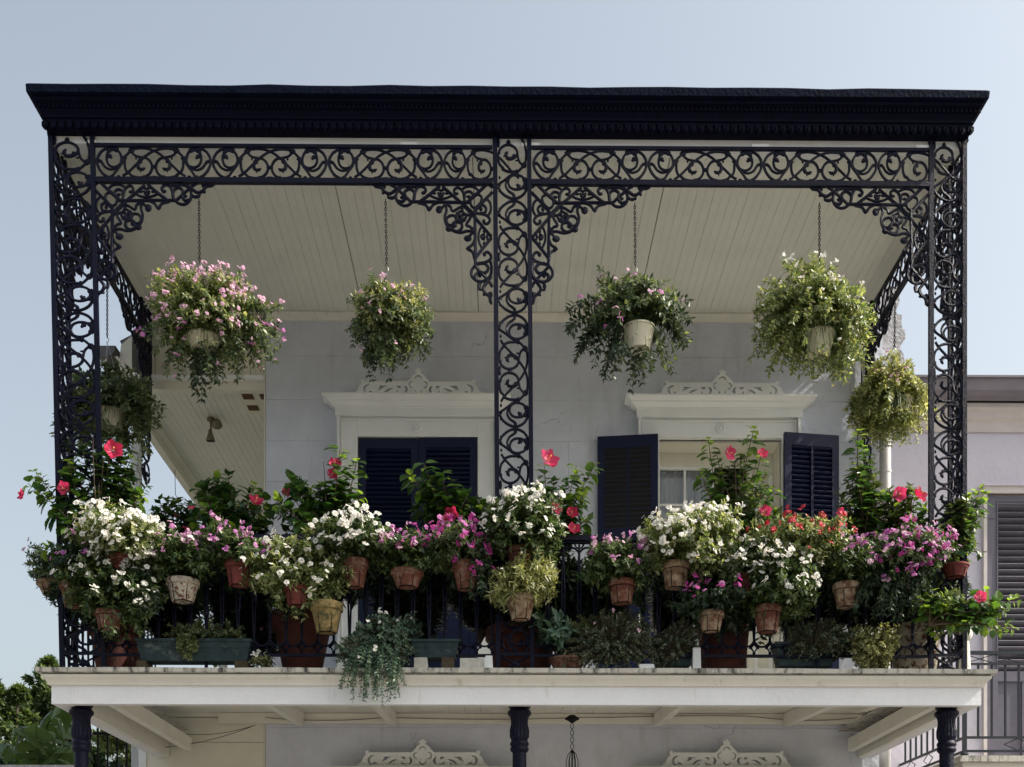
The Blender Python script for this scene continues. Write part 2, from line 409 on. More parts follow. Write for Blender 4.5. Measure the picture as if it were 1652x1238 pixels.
def sweep_u(prof, x0, x1, yf, yb, mb=None, wob=0.0):
    """profile [(out, z)] carried round left side, front and right side"""
    mb = mb or MB()
    n = len(prof); base = len(mb.v); st = []
    st.append(lambda o: (x0 - o, yb)); st.append(lambda o: (x0 - o, yf - o))
    K = 24 if wob else 1
    for k in range(1, K):
        st.append(lambda o, k=k: (x0 - o + (x1 - x0 + 2*o) * k / K, yf - o))
    st.append(lambda o: (x1 + o, yf - o)); st.append(lambda o: (x1 + o, yb))
    r = random.Random(3)
    for s_ in st:
        dz = (r.random() - 0.5) * wob
        for o, z in prof:
            x, y = s_(o); mb.v.append((x, y, z + (dz if z > prof[-1][1] - 0.03 and wob else 0)))
    for i in range(len(st) - 1):
        for j in range(n - 1):
            a = base + i*n + j
            mb.f.append((a, a+n, a+n+1, a+1))
    return mb

# ------------------------------------------------------------------ townhouse
house = thing('townhouse', 'grey stuccoed townhouse wall with white door surrounds and navy shutters behind the ironwork gallery', 'house', (0, YW, 0))
HX0, HX1 = WX(428, YW), WX(1424, YW)
op = []        # openings (x0,x1,z0,z1)
D = [(578, 771, 524, 820, 544, 802, 672), (1063, 1260, 1012, 1313, 1030, 1291, 1162)]
ZT = WZ(709, YW); ZFW = 3.60
for d in D:
    op.append((WX(d[0], YW), WX(d[1], YW), ZFW, ZT))
    op.append((WX(d[0]+12, YW), WX(d[1]+8, YW), 0.14, 2.75))
def wall_strips(x0, x1, z0, z1, y0, y1, mname, pname):
    zs = sorted(set([z0, z1] + [c for o in op for c in (o[2], o[3]) if z0 < c < z1]))
    for a, b in zip(zs[:-1], zs[1:]):
        cuts = sorted([(o[0], o[1]) for o in op if o[2] < (a+b)/2 < o[3] and o[1] > x0 and o[0] < x1])
        x = x0
        for c0, c1 in cuts + [(x1, x1)]:
            if c0 - x > 0.02: part(pname, MB().box(x, c0, y0, y1, a, b), mname, house)
            x = max(x, c1)
seams = [WZ(y, YW) for y in (513, 576, 646.5, 712.5)]
pitch = seams[2] - seams[3]
z = seams[3]
while z > 0.4: z -= pitch; seams.append(z)
seams[-1] = 0.13
seams = [8.55, 8.1, 7.7, 7.35] + seams
G = 0.0011
vj = {4: 915, 5: 1362}
for i in range(len(seams) - 1):
    za, zb = seams[i+1] + G, seams[i] - G
    rr = random.Random(i * 13 + 5)
    xj = [WX(p, YW) for p in ([917] if i == 7 else [1372] if i % 3 == 2 else [])]
    xs = [HX0 + 0.004] + xj + [HX1 - 0.3]
    for a, b in zip(xs[:-1], xs[1:]):
        wall_strips(a + (G if a != xs[0] else 0), b - (G if b != xs[-1] else -0.3), za, zb, YW, YW + 0.05, 'wall', 'stucco_block')
wall_strips(HX0 + 0.004, HX1, 0.13, 8.55, YW + 0.0501, YW + 0.30, 'gap', 'wall_core')
# joints: thin strip 4 mm behind the faces is the wall_core seen in the gaps
part('side_wall', MB().box(HX0, HX0 + 0.25, YW + 0.301, 19, 0.1, 8.55), 'cream', house)
part('side_wall', MB().box(HX1 - 0.25, HX1, YW + 0.301, 19, 0.1, 8.55), 'nwall', house)
part('corner_board', MB().box(HX0 - 0.012, HX0 + 0.0, YW + 0.002, YW + 0.3, 0.1, 8.55), 'cream', house)
part('roof', MB().box(HX0 - 0.05, HX1, YW, 19.1, 8.56, 8.62), 'roofing', house)
part('back_wall', MB().box(HX0 + 0.251, HX1 - 0.251, 18.8, 19, 0.1, 8.55), 'dark', house)

def crest_mesh():
    """pierced scrollwork board, crop coordinates of the photograph scaled to metres"""
    s = 1 / 6.883 / (FPX / (YW - 0.1))
    def P(p): return ((p[0] - 768) * s, (400 - p[1]) * s)
    out = [(35,400),(60,368),(95,340),(98,322),(108,300),(122,282),(145,268)]
    def circ(cx, cy, r, a0, a1, n=9): return [(cx + r*math.cos(math.radians(a0+(a1-a0)*i/(n-1))), cy - r*math.sin(math.radians(a0+(a1-a0)*i/(n-1)))) for i in range(n)]
    out += circ(152, 238, 20, 200, -20)
    x = 178
    while x < 640:
        out += [(x, 248), (x+6, 238), (x+13, 235), (x+20, 238)]; x += 27
    out += [(650,238),(682,205),(705,172),(735,150),(742,140),(722,132),(726,118),(745,115),(752,102),(768,90),(786,102),(793,115),(812,118),(816,132),(796,140),(803,150),(835,172),(860,205),(892,238)]
    x = 905
    while x < 1345:
        out += [(x, 248), (x+6, 238), (x+13, 235), (x+20, 238)]; x += 27
    out += circ(1384, 238, 20, 200, -20)
    out += [(1391,268),(1414,282),(1428,300),(1438,322),(1441,340),(1476,368),(1501,400)]
    holes = []
    def arc(cx, cy, r, a0, a1, w0, w1, n=10):
        o_, i_ = [], []
        for k in range(n):
            t = k/(n-1); a = math.radians(a0 + (a1-a0)*t); w = w0 + (w1-w0)*math.sin(math.pi*t)
            o_.append((cx+(r+w/2)*math.cos(a), cy-(r+w/2)*math.sin(a))); i_.append((cx+(r-w/2)*math.cos(a), cy-(r-w/2)*math.sin(a)))
        return o_ + i_[::-1]
    for a in (0, 90, 180, 270):
        dx, dy = math.cos(math.radians(a)), math.sin(math.radians(a))
        holes.append(arc(768 + 62*dx, 275 - 62*dy, 36, a-100, a+100, 4, 14))
    for sx in (1, -1):
        def f(l): return [(768 + sx*(p[0]-768), p[1]) for p in l]
        holes.append(f(arc(222, 330, 52, 85, 250, 12, 26)))
        holes.append(f([(225,342),(252,352),(272,370),(212,372),(205,364),(226,358)]))
        holes.append(f([(330,288),(420,288),(420,296),(385,300),(375,318),(345,330),(312,336),(330,320),(345,304)]))
        holes.append(f([(378,370),(420,330),(455,318),(495,318),(462,332),(430,350),(412,370)]))
        holes.append(f([(522,290),(575,290),(572,325),(548,310)]))
        holes.append(f([(530,372),(528,350),(538,338),(548,360),(590,364),(590,372)]))
        holes.append(f([(440,370),(448,358),(462,356),(464,370)]))
        holes.append(f(arc(600, 330, 40, -70, 70, 8, 28)))
    cu = bpy.data.curves.new('crest', 'CURVE'); cu.dimensions = '2D'; cu.fill_mode = 'BOTH'; cu.extrude = 0.012
    for poly in [out] + holes:
        sp = cu.splines.new('POLY'); sp.points.add(len(poly)-1); sp.use_cyclic_u = True
        for i, p in enumerate(poly):
            q = P(p); sp.points[i].co = (q[0], q[1], 0, 1)
    tmp = bpy.data.objects.new('crest_tmp', cu); COL.objects.link(tmp)
    dg = bpy.context.evaluated_depsgraph_get()
    me = bpy.data.meshes.new_from_object(tmp.evaluated_get(dg))
    bpy.data.objects.remove(tmp); bpy.data.curves.remove(cu)
    me.materials.clear(); me.materials.append(M['trim'])
    me.name = 'crest'
    return me
crest = crest_mesh()
RX90 = Euler((math.radians(90), 0, 0)).to_matrix().to_4x4()

def surround(d, zt, low=False):
    xo0, xo1, k0, k1, c0, c1, cc = d
    zf = ZFW if not low else 0.14
    dx = 10 if low else 0
    X0, X1 = WX(xo0 + dx, YW), WX(xo1 + (8 if low else 0), YW)
    C0, C1 = WX(c0 + dx, YW - .06), WX(c1 + dx, YW - .06)
    zc = zt + (WZ(678, YW - .06) - WZ(709, YW - .06))
    for a, b, s_ in ((C0, X0, 1), (X1, C1, -1)):
        part('door_casing', MB().box(a, b, YW - .05, YW + .02, zf, zc), 'trim', house)
        e = a if s_ > 0 else b
        part('casing_bead', MB().box(min(e, e + s_*.022), max(e, e + s_*.022), YW - .078, YW - .05, zf, zc - .001), 'trim', house)
        part('casing_bead', MB().box(min(e + s_*.035, e + s_*.047), max(e + s_*.035, e + s_*.047), YW - .062, YW - .05, zf, zc - .036), 'trim', house)
        part('reveal', MB().box(min(X0 if s_ > 0 else X1, (X0 if s_ > 0 else X1) + s_*.012), max(X0 if s_ > 0 else X1, (X0 if s_ > 0 else X1) + s_*.012), YW + .021, YW + .35, zf, zt), 'cream', house)
    part('head_board', MB().box(X0 + .001, X1 - .001, YW - .05, YW + .02, zt, zc), 'trim', house)
    part('casing_bead', MB().box(C0 + .024, C1 - .024, YW - .062, YW - .0505, zc - .034, zc - .022), 'trim', house)
    part('reveal_soffit', MB().box(X0 + .013, X1 - .013, YW + .021, YW + .35, zt - .015, zt), 'cream', house)
    m = MB().lathe([(.001, .016), (.012, .02), (.018, .012), (.026, .012), (.032, .018), (.038, .01), (.04, 0)], n=20)
    me = m.mesh('rosette', 'trim', True)
    inst('rosette', me, house, (WX(cc + dx, YW - .05), YW - .0505, zt + .075), Euler((math.radians(90), 0, 0)))
    # cornice
    e0, e1 = C0, C1
    h = WZ(637, YW - .2) - WZ(678, YW - .06)
    pr = [(0.0, zc), (.035, zc), (.035, zc + h*.42), (.045, zc + h*.44), (.045, zc + h*.5), (.075, zc + h*.6), (.09, zc + h*.66), (.09, zc + h*.74), (.12, zc + h*.84), (.14, zc + h*.88), (.14, zc + h*.97), (0, zc + h)]
    cb = sweep_u(pr, e0 + .02, e1 - .02, YW - .05, YW - .001)
    part('door_cornice', cb, 'trim', house)
    part('cornice_core', MB().box(e0 + .021, e1 - .021, YW - .049, YW - .002, zc + .001, zc + h*.9), 'trim', house)
    inst('crest', crest, house, (WX(cc + dx + (3 if not low else 0), YW - .1), YW - .10, zc + h + .002), RX90)
    return X0, X1
for d in D:
    surround(d, ZT)
    surround(d, 2.75, True)
# lower doors: closed navy leaves
for d in D:
    X0, X1 = WX(d[0]+10, YW), WX(d[1]+8, YW)
    part('lower_door', MB().box(X0 + .013, X1 - .013, YW + .12, YW + .16, .14, 2.73), 'navy', house)

def shutter(x0, z0, w, h, ang, y, mull=False, rails=((0, .09), (.385, .415), (.55, .60), (.965, 1.0)), flip=False, label=None):
    """hinge edge at (x0,y,z0); leaf runs to local +x; ang in degrees about z"""
    st, th = .062, .036
    mb = MB()
    mb.box(0, st, -th, 0, 0, h); mb.box(w - st, w, -th, 0, 0, h)
    for a, b in rails: mb.box(st, w - st, -th + .001, -.001, a*h, b*h)
    if mull: mb.box(w/2 - .010, w/2 + .010, -th - .006, -.004, rails[0][1]*h, h*rails[-1][0])
    o = inst('shutter', mb.mesh('shutter', 'navy'), house, (x0, y, z0), Euler((0, 0, math.radians(ang))))
    if label: o['label'] = label
    def sub(nm_, me, x, yy, zz, rot=(0,0,0)):
        c = bpy.data.objects.new(nm_, me); COL.objects.link(c); c.parent = o
        c.matrix_local = Matrix.Translation((x, yy, zz)) @ Euler(rot).to_matrix().to_4x4()
    cols = [(st, w - st)] if not mull else [(st, w/2 - .011), (w/2 + .011, w - st)]
    for (a, b) in cols:
        lv = MB().box(0, b - a - .002, -.021, .021, -.0035, .0035).mesh('louvre', 'navy')
        for (r0, r1) in ((rails[1][1], rails[2][0]), (rails[2][1], rails[3][0])):
            n = int((r1 - r0) * h / .0405)
            for i in range(n):
                sub('louvre', lv, a + .001, -th/2, r0*h + (i + .5) * (r1 - r0) * h / n, (math.radians(-38 + RN.uniform(-2, 2)), 0, 0))
    pm = MB().box(0, w - 2*st - .004, -.010, .010, 0, (rails[1][0] - rails[0][1]) * h - .004).mesh('panel', 'navy')
    sub('panel', pm, st + .002, -th/2, rails[0][1]*h + .002)
    bk = MB().box(0, w - 2*st, -.001, .001, 0, (rails[3][0] - rails[1][1]) * h).mesh('backing', 'dark')
    sub('backing', bk, st, -.0055, rails[1][1]*h)
    return o
SH = ZT - ZFW - .03
xa, xm, xb = WX(579, YW), WX(675.5, YW), WX(770.5, YW)
shutter(xa + .004, ZFW + .012, xm - xa - .006, SH, 0.3, YW + .0, rails=((0,.09),(.385,.415),(.62,.65),(.965,1.0)))
shutter(xm + .002, ZFW + .02, xb - xm - .006, SH, -0.5, YW - .006, rails=((0,.09),(.385,.415),(.62,.65),(.965,1.0)))
# open leaves of the right-hand door
RR = ((0, .09), (.34, .37), (.62, .655), (.955, 1.0))
shutter(WX(1062, YW - .12), ZFW + .02, .53, SH + .02, 180 - 7, YW - .105, mull=True, rails=RR, label='navy louvred shutter folded open to the left of the open doorway')
shutter(WX(1263, YW - .10), ZFW + .02, .50, SH + .02, 8, YW - .115, mull=True, rails=RR, label='navy louvred shutter folded open to the right of the open doorway')
part('hinge', MB().tube([(WX(1061, YW), YW - .09, WZ(762, YW)), (WX(1061, YW), YW - .09, WZ(756, YW))], .008, 8), 'trim', house)
part('hinge', MB().tube([(WX(772, YW), YW - .04, WZ(758, YW)), (WX(772, YW), YW - .04, WZ(752, YW))], .008, 8), 'trim', house)

# doorway on the right: sash with curtains, dark room, inner leaf
X0, X1 = WX(1063, YW), WX(1260, YW)
YD = YW + .24
zt2 = WZ(752, YD)
part('transom_board', MB().box(X0 + .013, X1 - .013, YD, YD + .04, zt2, ZT - .016), 'cream', house)
wx0, wx1 = X0 + .014, WX(1152, YD)
fr = part('french_door', MB().box(wx0, wx0 + .02, YD, YD + .04, ZFW, zt2).box(wx1 - .03, wx1, YD, YD + .04, ZFW, zt2)
          .box(wx0 + .02, wx1 - .03, YD + .001, YD + .039, ZFW, ZFW + .6).box(wx0 + .02, wx1 - .03, YD + .001, YD + .039, zt2 - .025, zt2 - .001), 'trim', house)
fx0, fx1 = wx0 + .02, wx1 - .03
mx = (fx0 + fx1) / 2
m_ = MB().box(mx - .01, mx + .01, YD + .004, YD + .036, ZFW + .6, zt2 - .025)
hz = [zt2 - .025 - (i + 1) * .32 for i in range(4)]
for z in hz: m_.box(fx0, mx - .01, YD + .005, YD + .035, z - .01, z + .01).box(mx + .01, fx1, YD + .005, YD + .035, z - .01, z + .01)
part('glazing_bars', m_, 'trim', fr)
zz = [zt2 - .025] + hz + [ZFW + .6]
for a, b in zip(zz[:-1], zz[1:]):
    for c0, c1 in ((fx0, mx - .01), (mx + .01, fx1)):
        part('pane', MB().box(c0 + .001, c1 - .001, YD + .018, YD + .021, b + .011, a - .011), 'glass', fr)
cm = MB(); n = 90
for i in range(n + 1):
    x = fx0 - .02 + (fx1 - fx0 + .04) * i / n
    y = YD + .07 + .012 * math.sin(i * 1.25) + .004 * math.sin(i * .37)
    cm.v += [(x, y, ZFW + .3), (x, y, zt2 - .02)]
    if i: k = 2*i; cm.f.append((k-2, k, k+1, k-1))
part('curtain', cm, 'curtain', house, smooth=True)
part('inner_door', MB().box(WX(1206, YD), X1 - .014, YD, YD + .045, ZFW, zt2 - .001), 'cream', house)
part('inner_door_moulding', MB().box(WX(1216, YD), WX(1222, YD), YD - .012, YD - .0005, ZFW + .1, zt2 - .08).box(WX(1240, YD), WX(1246, YD), YD - .012, YD - .0005, ZFW + .1, zt2 - .08), 'trim', house)
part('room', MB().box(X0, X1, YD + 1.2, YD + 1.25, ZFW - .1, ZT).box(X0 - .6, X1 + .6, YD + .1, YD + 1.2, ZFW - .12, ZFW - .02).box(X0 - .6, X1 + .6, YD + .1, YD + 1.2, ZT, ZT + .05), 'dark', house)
# fire wall stub
s_ = []
for p in [(1400,720),(1400,470),(1425,462),(1451,462),(1451,488),(1446,500),(1447,507),(1455,508),(1454,520),(1456,531),(1460,533),(1461,546),(1454,553),(1452,562),(1457,570),(1459,578),(1460,603),(1461,640),(1461,720)]:
    q = W(p[0], p[1], YW + .12); s_.append((q.x, q.z))
part('fire_wall', MB().extrude_y(s_, YW + .12, YW + .45), 'rough', house)
part('fire_wall', MB().box(HX1 + .001, WX(1446, YW), YW + .02, YW + .11, WZ(640, YW), WZ(560, YW)), 'wall', house)

# ------------------------------------------------------------------ side gallery on the left
sg = thing('side_gallery', 'cream boarded side gallery with plank ceiling running back along the left of the house', 'porch', (-2.8, YW, 3))
zh0, zh1 = WZ(610, YW), 7.3
xl, xr = WX(228, YW), HX0 - .013
part('header_rail', MB().box(xl - .02, xr, YW - .035, YW + .12, zh0 - .03, zh0), 'trim', sg)
part('header_beam', MB().box(xl, xr, YW + .02, YW + .10, zh0 - .10, zh0 - .0305), 'cream', sg)
nb = 9; bw = (xr - xl) / nb
hb = MB().box(.003, bw - .002, 0, .03, 0, zh1 - zh0 - .001).mesh('header_board', 'cream')
for i in range(nb): inst('header_board', hb, sg, (xl + i * bw, YW + .001 + (i % 3) * .002, zh0 + .001))
part('header_back', MB().box(xl, xr, YW + .036, YW + .09, zh0 + .001, zh1), 'dark', sg)
ZS = WZ(628, YW + .1)
XS0 = -3.33
bwid = .118; i = 0; x = XS0
pb = MB().extrude_y([(.002, 0), (bwid/2 - .003, 0), (bwid/2, .004), (bwid/2 + .003, 0), (bwid - .002, 0), (bwid - .002, .02), (.002, .02)], 0, 7.6).mesh('ceiling_board', 'ceiling')
while x < HX0 - .02:
    inst('ceiling_board', pb, sg, (x, YW + .12, ZS + RN.uniform(0, .002))); x += bwid
part('ceiling_backing', MB().box(XS0, HX0, YW + .121, 17.8, ZS + .0225, ZS + .06), 'dark', sg)
part('edge_beam', MB().box(XS0 - .07, XS0 - .001, YW + .05, 17.8, ZS - .11, ZS + .12), 'beam', sg)
for yy in (10.6, 13.9, 17.2):
    part('post', MB().box(XS0 - .075, XS0 - .0, yy - .04, yy + .04, .1, ZS - .112), 'post', sg)
    part('post_cap', MB().box(XS0 - .085, XS0 + .01, yy - .05, yy + .05, ZS - .17, ZS - .113), 'post', sg)
gut = MB(); gz = WZ(572, YW)
for yy in (YW - .12, 17.8):
    for k in range(9):
        a = math.pi + math.pi * k / 8
        gut.v.append((-3.47 + .1 * math.cos(a), yy, gz + .1 * math.sin(a)))
    gut.v.append((-3.58, yy, gz + .015))
for k in range(8): gut.f.append((k, k+1, k+11, k+10))
gut.f.append(tuple(range(9)))
part('gutter', gut, 'roofing', sg)
part('eave_soffit', MB().extrude_y([(-3.40, gz - .30), (-3.26, gz - .30), (-3.26, gz + .14), (-3.355, gz + .06)], YW - .02, 17.8), 'cream', sg)
part('eave_roof', MB().extrude_y([(-3.37, gz + .09), (-2.5, gz + .55), (-2.5, gz + .6), (-3.39, gz + .13)], YW + .05, 17.8), 'roofing', sg)
gr = part('vent_plate', MB().box(WX(380, 10.3), HX0 - .02, YW + .125, YW + .60, ZS - .006, ZS - .0015), 'cream', sg)
for a in (0, 1):
    for b in (0, 1):
        x0_ = WX(380, 10.3) + .04 + a * .16; y0_ = YW + .2 + b * .22
        part('vent_slot', MB().box(x0_, x0_ + .10, y0_, y0_ + .10, ZS - .010, ZS - .0065), 'rust', gr)
fl = thing('floodlight', 'tarnished twin floodlight under the boarded side gallery ceiling', 'lamp', (WX(345, 10.85), 10.85, ZS - .002))
lx, ly, lz = WX(345, 10.85), 10.85, ZS - .002
part('base', MB().lathe([(.001, 0), (.05, 0), (.05, -.03), (.03, -.045), (.001, -.045)], (lx - .04, ly, lz), 16), 'brass', fl)
part('arm', MB().tube([(lx - .04, ly, lz - .04), (lx - .035, ly - .01, lz - .12), (lx - .04, ly - .02, lz - .2)], .012, 8), 'brass', fl)
hd = MB().lathe([(.001, .07), (.03, .065), (.05, .04), (.066, .0), (.07, -.02), (.064, -.022)], n=18)
me = hd.mesh('lamp_head', 'brass', True)
inst('lamp_head', me, fl, (lx + .045, ly - .02, lz - .085), Euler((math.radians(70), 0, math.radians(12))))
inst('lamp_lens', MB().lathe([(.001, -.03), (.04, -.026), (.062, -.021)], n=18).mesh('lamp_lens', 'lens', True), fl, (lx + .045, ly - .02, lz - .085), Euler((math.radians(70), 0, math.radians(12))))
inst('lamp_head', MB().lathe([(.001, .05), (.022, .05), (.026, .02), (.03, .0), (.045, -.04), (.06, -.09), (.054, -.092)], n=18).mesh('lamp_head', 'brass', True), fl, (lx - .04, ly - .02, lz - .21), Euler((math.radians(8), 0, 0)))

fl.scale = (.72, .72, .72)
# ------------------------------------------------------------------ front gallery (floor, ceiling, cornice)
ga = thing('gallery', 'two storey front gallery with cream plank ceiling, navy cornice and white fascia', 'gallery', (0, YI, ZF))
CXL, CXR = XL - .02, XR + .02
nb = 50; bw = (CXR - CXL) / nb
cb_ = [MB().extrude_y([(.0009, .0015), (.003, 0), (bw/2 - .003, 0), (bw/2, .0025), (bw/2 + .003, 0), (bw - .003, 0), (bw - .0009, .0015), (bw - .0009, .018), (.0009, .018)], 0, 10.13 - 8.03).mesh('ceiling_board', 'ceiling') for _ in range(1)][0]
for i in range(nb):
    gap = .003 if i in (14, 22, 33) else 0
    inst('ceiling_board', cb_, ga, (CXL + i * bw, 8.03, ZC + RN.uniform(0, .0025)), scale=(1 - gap * 12, 1, 1))
part('ceiling_backing', MB().box(CXL, CXR, 8.03, 10.13, ZC + .0215, ZC + .05), 'dark', ga)
part('cove', MB().extrude_x([(10.15, ZC - .055), (10.13, ZC - .055), (10.10, ZC - .03), (10.08, ZC - .012), (10.08, ZC - .0005), (10.15, ZC - .0005)], HX0, CXR), 'crown', ga)
for x0_, x1_ in ((CXL - .02, CXL - .0005), (CXR + .0005, CXR + .02)):
    part('side_board', MB().box(x0_, x1_, 8.03, 10.14, ZC - .035, ZC + .06), 'beam', ga)
part('frieze_board', MB().box(CXL + .001, CXR - .001, YI + .0155, 8.028, WZ(236.5, 7.92), 7.13), 'fascia', ga)
part('frieze_board_clip', MB().box(WX(140, 7.92), WX(156, 7.92), 7.895, 7.92, WZ(236.5, 7.92) - .012, WZ(236.5, 7.92) + .01), 'trim', ga)
for p in (660, 856, 1226, 1490):
    part('frieze_board_clip', MB().box(WX(p - 14, 7.92), WX(p + 14, 7.92), 7.895, 7.92, WZ(236.5, 7.92) - .013, WZ(236.5, 7.92) + .01), 'trim', ga)
x0c = WX(42, 7.755) + .145; x1c = WX(1596, 7.755) - .145
prof = [(-.02, 7.10), (.05, 7.10), (.05, 7.145), (.062, 7.15), (.062, 7.168), (.072, 7.19), (.086, 7.215), (.09, 7.245), (.118, 7.258), (.118, 7.285)]
part('cornice', sweep_u(prof, x0c, x1c, 7.90, 10.2), 'cornice', ga)
for q, hh in ((.066, 7.178), (.108, 7.27)):
    part('cornice_bead', sweep_u([(q - .01, hh - .008), (q + .006, hh - .008), (q + .006, hh + .006), (q - .01, hh + .006)], x0c, x1c, 7.90, 10.2), 'cornice', ga)
part('cornice_cap', sweep_u([(.117, 7.286), (.145, 7.29), (.148, 7.338), (.135, 7.352), (-.05, 7.36)], x0c, x1c, 7.90, 10.2, wob=.012), 'tar', ga)
part('gallery_roof', MB().add([(x0c - .1, 7.8, 7.345), (x1c + .1, 7.8, 7.345), (x1c + .1, 10.2, 7.5), (x0c - .1, 10.2, 7.5), (x0c - .1, 7.8, 7.30), (x1c + .1, 7.8, 7.30), (x1c + .1, 10.2, 7.30), (x0c - .1, 10.2, 7.30)],
                              [(0,1,2,3),(7,6,5,4),(0,4,5,1),(1,5,6,2),(2,6,7,3),(3,7,4,0)]), 'roofing', ga)
# pendants of the valance and ribs of the upper band
pd = MB()
pd.extrude_y([(-.021, 0), (.021, 0), (.021, -.030), (.014, -.040), (.007, -.046), (0, -.052), (-.007, -.046), (-.014, -.040), (-.021, -.030)], -.008, .008)
pd.blob((0, -.012, -.028), .009, .008, .016)
pend = pd.mesh('pendant', 'cornice')
ext = .052
n = int((x1c - x0c + 2*ext) / .0560)
for i in range(n + 1):
    x = x0c - ext + (x1c - x0c + 2*ext) * i / n
    inst('pendant', pend, ga, (x, 7.90 - ext - .006 - (i % 2) * .0015, 7.148 - RN.uniform(0, .002)))
for sx in (x0c - ext - .006, x1c + ext + .006):
    for j in range(38):
        inst('pendant', pend, ga, (sx, 7.93 + j * .0575, 7.148), Euler((0, 0, math.radians(90))))
rb = MB(); n = 210
for i in range(n):
    x = x0c - .1 + (x1c - x0c + .2) * i / (n - 1)
    rb.box(x - .008, x + .008, 7.90 - .100, 7.90 - .088, 7.222, 7.252)
for sx, s_ in ((x0c, -1), (x1c, 1)):
    for j in range(76):
        y = 7.9 + j * .03
        rb.box(min(sx + s_*.088, sx + s_*.100), max(sx + s_*.088, sx + s_*.100), y - .008, y + .008, 7.222, 7.252)
part('egg_band', rb, 'cornice', ga, kind='stuff')

# floor and fascia
FX0, FX1 = WX(65, 7.70) + .03, WX(1605, 7.70) - .03
ext0, ext1 = WX(83, 7.80), WX(1583, 7.80)
zb = WZ(1137, 7.80)
prF = [(-.08, zb + .004), (0, zb), (0, WZ(1107, 7.80))]
part('fascia', sweep_u(prF, ext0, ext1, 7.80, 10.14), 'fascia', ga)
part('fascia_back', sweep_u([(-.045, zb + .002), (-.045, WZ(1107, 7.80))], ext0, ext1, 7.80, 10.14), 'beam', ga)
z7 = WZ(1107, 7.80)
part('crown_moulding', sweep_u([(.001, z7 - .004), (.018, z7), (.02, z7 + .012), (.032, z7 + .03), (.05, z7 + .046), (.052, z7 + .064)], ext0, ext1, 7.80, 10.14), 'crown', ga)
edge = MB(); r_ = random.Random(11)
sweep_u([(.05, ZF - .034), (.078, ZF - .032), (.082, ZF - .004), (-.3, ZF)], ext0, ext1, 7.80, 10.14, edge, wob=.005)
part('floor_edge', edge, 'edge', ga)
bw = .14; nbf = int((ext1 - ext0) / bw)
fbm = MB().add([(0.002,7.76,0),(bw-.002,7.76,0),(bw-.002,10.14,.19),(0.002,10.14,.19),(0.002,7.76,-.028),(bw-.002,7.76,-.028),(bw-.002,10.14,.162),(0.002,10.14,.162)],
               [(0,1,2,3),(7,6,5,4),(0,4,5,1),(1,5,6,2),(2,6,7,3),(3,7,4,0)]).mesh('floor_board', ['beam'])
for i in range(nbf + 1):
    inst('floor_board', fbm, ga, (ext0 - .04 + i * bw * (ext1 - ext0 + .06) / ((nbf + 1) * bw), 0, ZF - .005 + RN.uniform(-.001, .001)))
def slope(y): return ZF - .005 + (y - 7.76) * .19 / 2.38
for px in (150, 395, 585, 838, 1130, 1395, 1527):
    xj = WX(px, 7.9) if px not in (150,) else WX(165, 7.9)
    mb = MB(); y0_, y1_ = 7.846, 10.08
    t0, t1 = slope(y0_) - .032, slope(y1_) - .032
    d0, d1 = (zb + .02, zb + .06) if px in (150, 1527) else (zb + .10, t1 - .11)
    mb.add([(xj-.03,y0_,d0),(xj+.03,y0_,d0),(xj+.03,y1_,d1),(xj-.03,y1_,d1),(xj-.03,y0_,t0),(xj+.03,y0_,t0),(xj+.03,y1_,t1),(xj-.03,y1_,t1)],
           [(0,3,2,1),(4,5,6,7),(0,1,5,4),(1,2,6,5),(2,3,7,6),(3,0,4,7)])
    if px in (150, 1527): mb = MB().box(xj - .03, xj + .03, y0_, y1_ - .02, zb + .05, zb + .16)
    part('joist', mb, 'beam', ga)
part('ledger', MB().box(HX0 - .4, HX1 - .05, 10.085, 10.14, slope(10.1) - .12, slope(10.1) - .034), 'beam', ga)
part('side_beam', MB().box(ext0 + .05, ext0 + .12, 7.85, 10.13, zb + .004, zb + .2), 'beam', ga)
part('side_beam', MB().box(ext1 - .12, ext1 - .05, 7.85, 10.13, zb + .004, zb + .2), 'beam', ga)

# lower side wing front
wg = thing('side_wing', 'cream clapboard front of the side wing under the left of the gallery floor', 'wall', (WX(330, YW), YW, 0))
wx0_, wx1_ = WX(231, YW), HX0 - .014
hb = .29; z = .12
while z < WZ(1165, YW) - .01:
    z2 = min(z + hb, WZ(1158, YW) - .005)
    part('clapboard', MB().box(wx0_ + .03, wx1_, YW + .0 + RN.uniform(0, .004), YW + .04, z + .002, z2 - .002), 'cream', wg)
    z += hb
part('corner_post', MB().box(wx0_ - .035, wx0_ + .029, YW - .02, YW + .1, .12, WZ(1205, YW)), 'trim', wg)
part('wing_core', MB().box(wx0_ + .03, wx1_, YW + .041, YW + .12, .12, WZ(1160, YW)), 'cream', wg)
part('wing_header', MB().box(wx0_ - .06, wx1_, YW - .045, YW + .04, WZ(1158, YW), 3.62), 'cream', wg)

